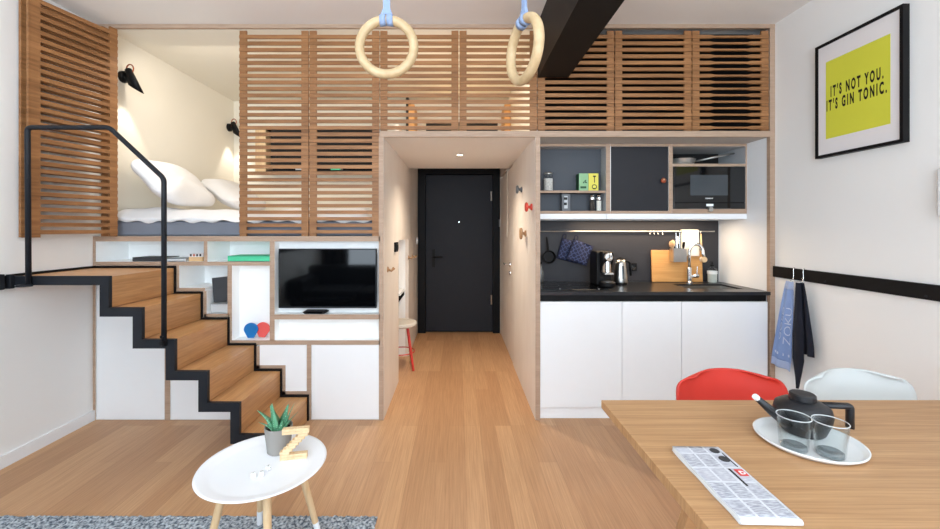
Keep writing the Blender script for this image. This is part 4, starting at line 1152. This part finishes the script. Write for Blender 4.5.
# ================================================================== GYM RINGS
def gym_ring(lab, loc, rz, R, tilt=0):
    t = thing('gym_ring', lab, 'gymnastic ring', (0, 0, 0), 'gymnastic rings from the ceiling')
    r = .0172
    pts = [(R * math.cos(2 * PI * k / 64), 0, R * math.sin(2 * PI * k / 64)) for k in range(64)]
    obj('ring', B().tube(pts, r, 20, closed=True), M['ringwood'], t, smooth=True)
    top = ZC - loc[2] - .002
    obj('strap', B().box(-.013, .013, -.003, .0005, R + .018, top).box(-.012, .012, .0025, .005, R + .018, top), M['strap'], t)
    wr = []
    for k in range(16):
        a = 2 * PI * k / 16
        wr.append((0, .0205 * math.cos(a), R + .0205 * math.sin(a)))
    b = B()
    for x0, x1 in ((-.024, -.002), (.002, .024)):
        vs = [(x, .0195 * math.cos(2 * PI * k / 16), R + .0195 * math.sin(2 * PI * k / 16) - abs(x) * .12) for x in (x0, x1) for k in range(16)]
        b.add(vs, [(k, (k + 1) % 16, 16 + (k + 1) % 16, 16 + k) for k in range(16)])
    obj('strap_wrap', b, M['strap'], t, smooth=True, solid=.003)
    obj('strap_knot', B().prism([(-.022, R + .018), (.022, R + .018), (.0135, R + .04), (-.0135, R + .04)], -.006, .006), M['strap'], t, bevel=.002)
    obj('ceiling_plate', B().lathe([(0, 0), (.04, 0), (.04, -.008), (0, -.01)], (0, 0, top), 20), M['rail'], t)
    t.location = loc; t.rotation_euler = (0, 0, rz)
YR = 1.50
gym_ring('wooden gymnastic ring facing the room, farther from the dark beam', (FX(386.7, YR), YR, FZ(47, YR)), 0, .1005)
YR2 = 1.38
gym_ring('wooden gymnastic ring twisted sideways beside the dark ceiling beam', (FX(524, YR2), YR2, FZ(50, YR2)), math.radians(-71), .1)

# ================================================================== COFFEE TABLE
TX, TY, TZ, TR = -.777, 1.62, .40, .246
ct = thing('coffee_table', 'round white tray-top coffee table with four pale wooden legs', 'coffee table', (TX, TY, 0))
obj('tray_top', B().lathe([(0, -.004), (.178, -.004), (.193, .0), (.228, .012), (.238, .0135), (.240, .010), (.230, .004), (.193, -.012), (0, -.014)], (TX, TY, TZ - .012), 72), M['traywhite'], ct, smooth=True)
ZTT = TZ - .016
for k, a in enumerate((-60, 30, 120, 210)):
    a = math.radians(a); ca, sa = math.cos(a), math.sin(a)
    p0 = Vector((TX + .13 * ca, TY + .13 * sa, TZ - .028)); p1 = Vector((TX + .215 * ca, TY + .215 * sa, .0222))
    q = p0.lerp(p1, .80)
    lg = obj('leg', B().cyl(p0, q, .0155, .0125, 16), M['lightwood'], ct, smooth=False)
    obj('leg_tip', B().cyl(q, p1, .0126, .0115, 16), M['traywhite'], lg)
obj('under_frame', B().lathe([(0, 0), (.15, 0), (.15, -.012), (0, -.012)], (TX, TY, TZ - .027), 32), M['lightwood'], ct)
# plant
ppx, ppy = -.768, 1.735
pt = thing('potted_aloe', 'spotted green aloe in a grey pot on the white coffee table', 'potted plant', (ppx, ppy, ZTT))
obj('pot', B().lathe([(0, 0), (.042, 0), (.046, .004), (.057, .106), (.056, .110), (.052, .109), (.048, .088), (0, .088)], (ppx, ppy, ZTT + .0005), 36), M['pot'], pt, smooth=False)
obj('soil', B().lathe([(0, .096), (.0487, .094), (.0487, .088)], (ppx, ppy, ZTT + .0005), 24), M['soil'], pt)
def aleaf(dx, dy, L, w, bend, off=(0, 0)):
    b = B(); n = 12; d = Vector((dx, dy, 0)); ln = d.length; d = d / ln if ln > 0 else Vector((1, 0, 0))
    side = Vector((-d.y, d.x, 0)); vs = []; fs = []
    for i in range(n + 1):
        t_ = i / n
        c = Vector((ppx + off[0], ppy + off[1], ZTT + .09)) + d * (ln * (t_ ** (1 + bend))) + Vector((0, 0, L * t_ ** .92))
        ww = 1.4 * w * (1 - t_) ** .62 * (.75 + .5 * math.sin(PI * min(1, t_ * 1.6)) * .6) + .0006
        th = ww * .3
        vs += [c - side * ww, c - d * th * .35 - Vector((0, 0, 0)), c + side * ww, c + d * th]
    for i in range(n):
        for k in range(4): fs.append((i * 4 + k, i * 4 + (k + 1) % 4, i * 4 + 4 + (k + 1) % 4, i * 4 + 4 + k))
    b.add(vs, fs); return b
for dx, dy, L, w, bend, off in ((-.012, -.012, .128, .030, .2, (-.006, -.014)), (-.075, .0, .085, .019, .5, (-.018, 0)), (.042, .005, .112, .019, .3, (.022, .004)), (.064, -.008, .086, .018, .4, (.026, -.006)),
                                (-.040, .03, .088, .018, .4, (-.016, .014)), (.012, .035, .09, .018, .4, (.008, .018)), (-.05, -.026, .055, .016, .6, (-.014, -.02)), (.018, -.024, .062, .016, .3, (.018, -.022))):
    obj('leaf', aleaf(dx, dy, L, w, bend, off), M['aloe'], pt, smooth=True)
# wooden Z made of blocks
zx, zy = -.675, 1.68
zt_ = thing('block_letter', 'letter Z built from small pale wooden blocks on the coffee table', 'wooden letter', (0, 0, 0))
for z0_ in (0, .0115):
    for k in range(2): obj('block', B().box(-.058 + .053 * k, -.0055 + .053 * k, -.012, .012, z0_ + .0003, z0_ + .0112), M['blockwood'], zt_, bevel=.0012)
for z0_ in (.104, .1155):
    for k in range(2): obj('block', B().box(-.050 + .053 * k, .0025 + .053 * k, -.012, .012, z0_ + .0003, z0_ + .0112), M['blockwood'], zt_, bevel=.0012)
for k in range(7):
    x = -.04 + .071 * k / 6; z_ = .0235 + .0115 * k
    obj('block', B().box(x - .019, x + .019, -.012, .012, z_ , z_ + .0110), M['blockwood'], zt_, bevel=.0012)
zt_.location = (zx, zy, ZTT + .0005); zt_.rotation_euler = (0, 0, math.radians(10))
for (px, py), lab in zip(((253.3, 474.5), (261.8, 473), (268.3, 467.5)), ('small white die farthest from the plant pot on the coffee table', 'small white die in the middle of the three on the coffee table', 'small white die nearest the plant pot on the coffee table')):
    Y = (CAMZ - ZTT - .01) * F / (py - 229)
    t = thing('die', lab, 'die', (0, 0, 0), 'white dice on the coffee table')
    s = .0085
    obj('cube_body', B().box(-s, s, -s, s, .0003, 2 * s), M['porcelain'], t, bevel=.0018)
    pp = B()
    for a, c in ((-.003, -.003), (.003, .003), (0, 0)): pp.lathe([(0, .0002), (.0013, .0002), (.0013, 0)], (a, c, 2 * s), 8)
    for a, c in ((-.0035, .004), (.0035, .011)): pp.lathe([(0, -.0002), (.0013, -.0002), (.0013, 0)], (a, -s, c), 8, 'y')
    obj('pips', pp, M['ink'], t)
    t.location = (FX(px, Y), Y, ZTT + .0003); t.rotation_euler = (0, 0, random.uniform(0, 1.5))

# rug
RX0, RX1, RY0_, RY1_ = -2.42, FX(377.5, 1.872), .35, 1.872
rg = thing('rug', 'grey woollen loop-pile rug under the coffee table', 'rug', ((RX0 + RX1) / 2, (RY0_ + RY1_) / 2, 0))
obj('backing', B().box(RX0 + .004, RX1 - .004, RY0_ + .004, RY1_ - .004, .0005, .005), M['greyknob'], rg)
nx, ny = 230, 175
rnd = random.Random(3)
def rugfn(u, v):
    ed = min(u * nx, (1 - u) * nx, v * ny, (1 - v) * ny)
    z = .006 if ed < .5 else .010 + rnd.random() * .008
    return (RX0 + (RX1 - RX0) * u + (rnd.random() - .5) * .005, RY0_ + (RY1_ - RY0_) * v + (rnd.random() - .5) * .005, z)
obj('pile', B().grid(rugfn, nx, ny), M['rug'], rg, smooth=False, recalc=False)

# ================================================================== DINING TABLE
HX0, HX1, HY0, HY1, HZ = .49, 2.06, .52, 1.386, .75
dt = thing('dining_table', 'long bamboo dining table with splayed wooden legs', 'dining table', (1.27, .95, 0))
obj('table_top', B().box(HX0, HX1, HY0, HY1, HZ - .027, HZ), M['tabletop'], dt, bevel=.0015)
for x, y, dx in ((.76, 1.2, -.22), (.76, .70, -.22), (1.79, 1.2, .18), (1.79, .70, .18)):
    b = B()
    w_ = .022
    b.prism([(x - w_, HZ - .03), (x + w_, HZ - .03), (x + dx + w_ * .8, .001), (x + dx - w_ * .8, .001)], y - .018, y + .018)
    obj('leg', b, M['tabletop'], dt, bevel=.003)
obj('apron', B().box(.74, 1.81, 1.19, 1.21, HZ - .09, HZ - .0275).box(.74, 1.81, .69, .71, HZ - .09, HZ - .0275), M['tabletop'], dt)
# chairs
def chair(lab, loc, rz, mc, legm):
    t = thing('shell_chair', lab, 'chair', (0, 0, 0), 'moulded shell chairs at the dining table')
    prof = [(-.21, .442), (-.20, .452), (-.10, .445), (.0, .435), (.09, .435), (.15, .455), (.185, .51), (.205, .59), (.225, .68), (.238, .75), (.243, .79)]
    def pr(v):
        s = v * (len(prof) - 1); i = min(int(s), len(prof) - 2); f = s - i
        p = [prof[max(0, min(len(prof) - 1, i + k))] for k in (-1, 0, 1, 2)]
        return tuple(.5 * (2 * p[1][c] + (p[2][c] - p[0][c]) * f + (2 * p[0][c] - 5 * p[1][c] + 4 * p[2][c] - p[3][c]) * f * f + (3 * p[1][c] - p[0][c] - 3 * p[2][c] + p[3][c]) * f ** 3) for c in (0, 1))
    def fn(u, v, v0, v1):
        vv = v0 + (v1 - v0) * v
        y, z = pr(vv); s = (u - .5) * 2
        w = .205 + .012 * math.sin(PI * vv)
        if vv > .8:
            k = (vv - .8) / .2; w *= (1 - .36 * k ** 3.6)
        if vv < .12:
            k = (.12 - vv) / .12; w *= (1 - .2 * k ** 2)
        cup = abs(s) ** 2.4
        if vv < .5: z += .022 * cup
        else: y -= .05 * cup * min(1, (vv - .5) / .2); 
        if vv > .85: z -= .02 * abs(s) ** 2 * ((vv - .85) / .15)
        return (w * s, y, z)
    sp = .48
    obj('backrest', B().grid(lambda u, v: fn(u, v, sp, 1), 28, 26), mc, t, smooth=True, solid=.007)
    obj('seat', B().grid(lambda u, v: fn(u, v, 0, sp), 28, 26), mc, t, smooth=True, solid=.007)
    for x, y in ((-.15, -.13), (.15, -.13), (-.15, .12), (.15, .12)):
        obj('leg', B().cyl((x, y, .428), (x * 1.35, y * 1.5, .001), .013, .010, 14), legm, t)
    obj('under_frame', B().box(-.16, .16, -.14, -.12, .412, .426).box(-.16, .16, .11, .13, .412, .426), legm, t)
    t.location = loc; t.rotation_euler = (0, 0, rz)
chair('red moulded chair tucked behind the dining table in front of the kitchen', (1.035, 1.345, 0), .0, M['red'], M['lightwood'])
chair('white moulded chair tucked behind the dining table beside the right wall', (1.515, 1.345, 0), .0, M['palechair'], M['lightwood'])

# things on the table
PX, PY = .956, 1.107
pl = obj('plate', B().lathe([(0, .004), (.104, .004), (.110, .0065), (.118, .015), (.122, .0155), (.121, .011), (.106, .0), (0, .0)], (PX, PY, HZ + .0005), 64), M['porcelain'], smooth=True)
tag(pl, 'round white plate serving as a tray for the teapot and glasses', 'plate')
ZP = HZ + .005
px_, py_ = .985, 1.158
tp = thing('teapot', 'matte black teapot with square handle on the white plate', 'teapot', (px_, py_, ZP))
obj('body', B().lathe([(0, 0), (.046, 0), (.052, .006), (.065, .040), (.068, .058), (.064, .076), (.047, .088), (.030, .092), (0, .092)], (px_, py_, ZP + .0005), 48), M['teapot'], tp, smooth=True)
ld = obj('lid', B().lathe([(0, .091), (.029, .091), (.031, .094), (.031, .108), (.028, .111), (0, .1115)], (px_, py_, ZP), 40), M['teapot'], tp, bevel=.001)
sp = B().tube([(px_ - .052, py_ - .01, ZP + .035), (px_ - .10, py_ - .018, ZP + .066), (px_ - .150, py_ - .026, ZP + .108)], [.019, .0125, .008], 16)
spo = obj('spout', sp, M['teapot'], tp, smooth=True)
obj('spout_tip', B().tube([(px_ - .149, py_ - .0258, ZP + .107), (px_ - .156, py_ - .027, ZP + .113)], [.0084, .0082], 14), M['whitepl'], spo)
obj('handle', B().tube(fillet([(px_ + .050, py_ - .005, ZP + .079), (px_ + .124, py_ - .012, ZP + .079), (px_ + .124, py_ - .012, ZP + .018)], .006), .0085, 10, flat=(1.4, 1.0)), M['teapot'], tp, smooth=True)
def tumbler(lab, x, y):
    t = thing('drinking_glass', lab, 'drinking glass', (x, y, ZP), 'glasses on the plate')
    n = 60; vs = []; fs = []
    P = [(.0285, .001), (.0295, .006), (.0310, .03), (.0345, .058), (.0368, .086)]
    for q, (r, h_) in enumerate(P):
        for k in range(n):
            a = 2 * PI * k / n
            rr = r * (1 + (.03 if q in (1, 2) else 0) * math.cos(10 * a))
            vs.append((x + rr * math.cos(a), y + rr * math.sin(a), ZP + .0006 + h_))
    for q in range(len(P) - 1):
        for k in range(n): fs.append((q * n + k, q * n + (k + 1) % n, (q + 1) * n + (k + 1) % n, (q + 1) * n + k))
    obj('glass_wall', B().add(vs, fs), M['glass'], t, smooth=True, solid=.002)
    obj('rim', B().tube([(x + .0368 * math.cos(2 * PI * k / 48), y + .0368 * math.sin(2 * PI * k / 48), ZP + .0866) for k in range(48)], .0013, 8, closed=True), M['glassrim'], t, smooth=True)
    obj('base', B().lathe([(0, 0), (.026, 0), (.0282, .002), (.0282, .010), (.024, .0125), (0, .0105)], (x, y, ZP + .0005), 40), M['tumbler'], t, smooth=False)
    return t
tumbler('clear tumbler on the plate in front of the teapot spout side', .887, 1.070)
tumbler('clear tumbler on the plate in front of the teapot handle side', .955, 1.039)
# newspaper
npx0, npx1, npy0, npy1 = .557, .668, .802, 1.066
nw = thing('newspaper', 'folded newspaper lying on the bamboo dining table', 'newspaper', (0, 0, 0))
W_, L_ = .120, .266
sb = B()
for k in range(5):
    o_ = .0012 * (k % 2) + .0006 * k
    zz = .0003 + k * .0021
    def fn(u, v, zz=zz, o_=o_): return (-.001 * o_ + u * (W_ - o_ * .5), -o_ * 2 + v * (L_ + o_ * 1.5), zz + .0007 * math.sin(6 * v + k) * (1 - u) + .0010 * (1 - u) ** 2 * math.sin(14 * v + 2 * k))
    sb.grid(fn, 10, 22)
obj('sheets', sb, M['newswhite'], nw, smooth=True, solid=.0012)
zz = .0112
fp = obj('front_page', B().grid(lambda u, v: (u * W_, v * L_, zz + .0006 * math.sin(6 * v + 1) * (1 - u) + .001 * (1 - u) ** 2 * math.sin(14 * v + 2)), 10, 22), M['news'], nw, smooth=True, solid=.0010)
zt2 = zz + .0018
def flat(name, x0, x1, y0, y1, mc): obj(name, B().box(x0, x1, y0, y1, zt2 - .0010, zt2), mc, fp)
obj('photo_print', B().lathe([(0, 0), (.0115, 0), (.0115, -.001)], (.098, .245, zt2), 24).lathe([(0, 0), (.0125, 0), (.0125, -.001)], (.100, .208, zt2), 24), M['greyprint'], fp)
flat('red_print', .094, .114, .139, .164, M['redprint'])
vs, fs = text_mesh('D', .018, 1, .0008)
obj('lettering', B().add([(v.x + .099, v.y + .144, zt2 + .0003) for v in vs], fs), M['newswhite'], fp, recalc=False)
flat('headline_bar', .083, .087, .102, .166, M['ink'])
flat('headline_bar', .110, .112, .175, .235, M['greyprint'])
nf = []
for k in range(9):
    a = -PI / 2 + PI * k / 8
    nf.append((-.001 + 0, .007 * math.cos(a), .0062 + .0058 * math.sin(a)))
obj('fold', B().grid(lambda u, v: (u * W_, -.0 - .006 * math.cos(-PI / 2 + PI * v), .0062 + .0058 * math.sin(-PI / 2 + PI * v)), 6, 8), M['newswhite'], nw, smooth=True, solid=.001)
nw.location = (npx0, npy0, HZ + .0008); nw.rotation_euler = (0, 0, math.radians(-1.5))

# ================================================================== BEHIND THE CAMERA (seen in the screen's reflection)
sf = thing('sofa', 'dark charcoal sofa facing the television, seen only as a reflection', 'sofa', (-1.5, -.6, 0))
obj('base', B().box(-2.45, -.5, -1.1, -.2, .06, .30), M['sofa'], sf, bevel=.03, seg=3)
obj('backrest', B().box(-2.45, -.5, -1.15, -.9, .30, .74), M['sofa'], sf, bevel=.05, seg=3)
obj('armrest', B().box(-2.5, -2.25, -1.1, -.18, .30, .6), M['sofa'], sf, bevel=.05, seg=3)
obj('armrest', B().box(-.7, -.48, -1.1, -.18, .30, .6), M['sofa'], sf, bevel=.05, seg=3)
for a, b_ in ((-2.24, -1.48), (-1.47, -.71)): obj('seat_cushion', B().box(a, b_, -.9, -.18, .30, .44), M['sofa'], sf, bevel=.04, seg=3)
for x in (-2.4, -.6):
    for y in (-1.05, -.25): obj('leg', B().cyl((x, y, .001), (x, y, .07), .02), M['rail'], sf)
def curt(u, v):
    return (-2.52 + .5 * u, RB + .10 + .03 * math.sin(u * 2 * PI * 6), .02 + 2.6 * v)
tag(obj('curtain', B().grid(curt, 90, 6), M['curtain'], smooth=True, solid=.004), 'dark floor-length curtain beside the window behind the camera, seen only as a reflection', 'curtain')

# ================================================================== LIGHT
def area(name, loc, rot, sx_, sy_, power, col):
    l = bpy.data.lights.new(name, 'AREA'); l.shape = 'RECTANGLE'; l.size = sx_; l.size_y = sy_; l.energy = power; l.color = col
    o = bpy.data.objects.new(name, l); C.objects.link(o); o.location = loc; o.rotation_euler = rot; return o
area('window_daylight', ((wx0 + wx1) / 2, RB - .12, (wz0 + wz1) / 2), (math.radians(90), 0, 0), wx1 - wx0, wz1 - wz0, 122, (.76, .89, 1.0))
area('ceiling_fill', (-.2, -1.3, 1.75), (math.radians(180 - 15), 0, 0), 3.6, .9, 158, (.76, .88, 1.0))  # added fill without a fixture, brightens ceiling and walls from behind the camera
area('loft_fill', (-.9, Y0 + .14, ZC - .1), (math.radians(30), 0, 0), 2.6, .1, 16, (1, .91, .78))  # added hidden fill that brightens the loft interior, no fixture
area('worktop_light', (UX(655), YU + .17, zl0 - .002), (0, 0, 0), 1.0, .10, 6.5, (1, .76, .52))
def spot(name, loc, target, power, col, ang, blend=.6, rad=.02):
    l = bpy.data.lights.new(name, 'SPOT'); l.energy = power; l.color = col; l.spot_size = math.radians(ang); l.spot_blend = blend; l.shadow_soft_size = rad
    o = bpy.data.objects.new(name, l); C.objects.link(o); o.location = loc
    o.rotation_euler = (Vector(target) - Vector(loc)).to_track_quat('-Z', 'Y').to_euler(); return o
spot('corridor_downlight', (.015, 3.53, 1.972), (.015, 3.53, 0), 72, (1, .87, .70), 140, 1.0)
for y, zz in ((2.97, FZ(77, 2.98)), (4.34, FZ(127.5, 4.36))):
    spot('bed_lamp', (LX + .11, y, zz - .07), (LX + .06, y + .03, zz - .9), 9, (1, .93, .82), 66, .5)
pl_ = bpy.data.lights.new('cupboard_lamp', 'POINT'); pl_.energy = 2.5; pl_.color = (1, .62, .25); pl_.shadow_soft_size = .03
o = bpy.data.objects.new('cupboard_lamp', pl_); C.objects.link(o); o.location = (0.0, LY1 - .36, 2.35)

wd = bpy.data.worlds.new('sky'); SC.world = wd; wd.use_nodes = True
bg = wd.node_tree.nodes['Background']
bg.inputs['Color'].default_value = (.75, .85, 1, 1); bg.inputs['Strength'].default_value = 1.0

# ================================================================== CAMERA
cam = bpy.data.cameras.new('camera'); co = bpy.data.objects.new('camera', cam); C.objects.link(co)
co.location = (0, 0, CAMZ); co.rotation_euler = (math.radians(90), 0, 0)
cam.sensor_fit = 'HORIZONTAL'; cam.sensor_width = 36; cam.lens = F / 940 * 36
cam.shift_x = 12 / 940; cam.shift_y = -35.5 / 940
cam.clip_start = .05
SC.camera = co
SC.view_settings.view_transform = 'Standard'; SC.view_settings.look = 'None'; SC.view_settings.gamma = 1
SC.view_settings.use_curve_mapping = False
SC.view_settings.exposure = 0.1
SC.cycles.use_denoising = True
SC.cycles.max_bounces = 10; SC.cycles.diffuse_bounces = 6
SC.cycles.sample_clamp_indirect = 6
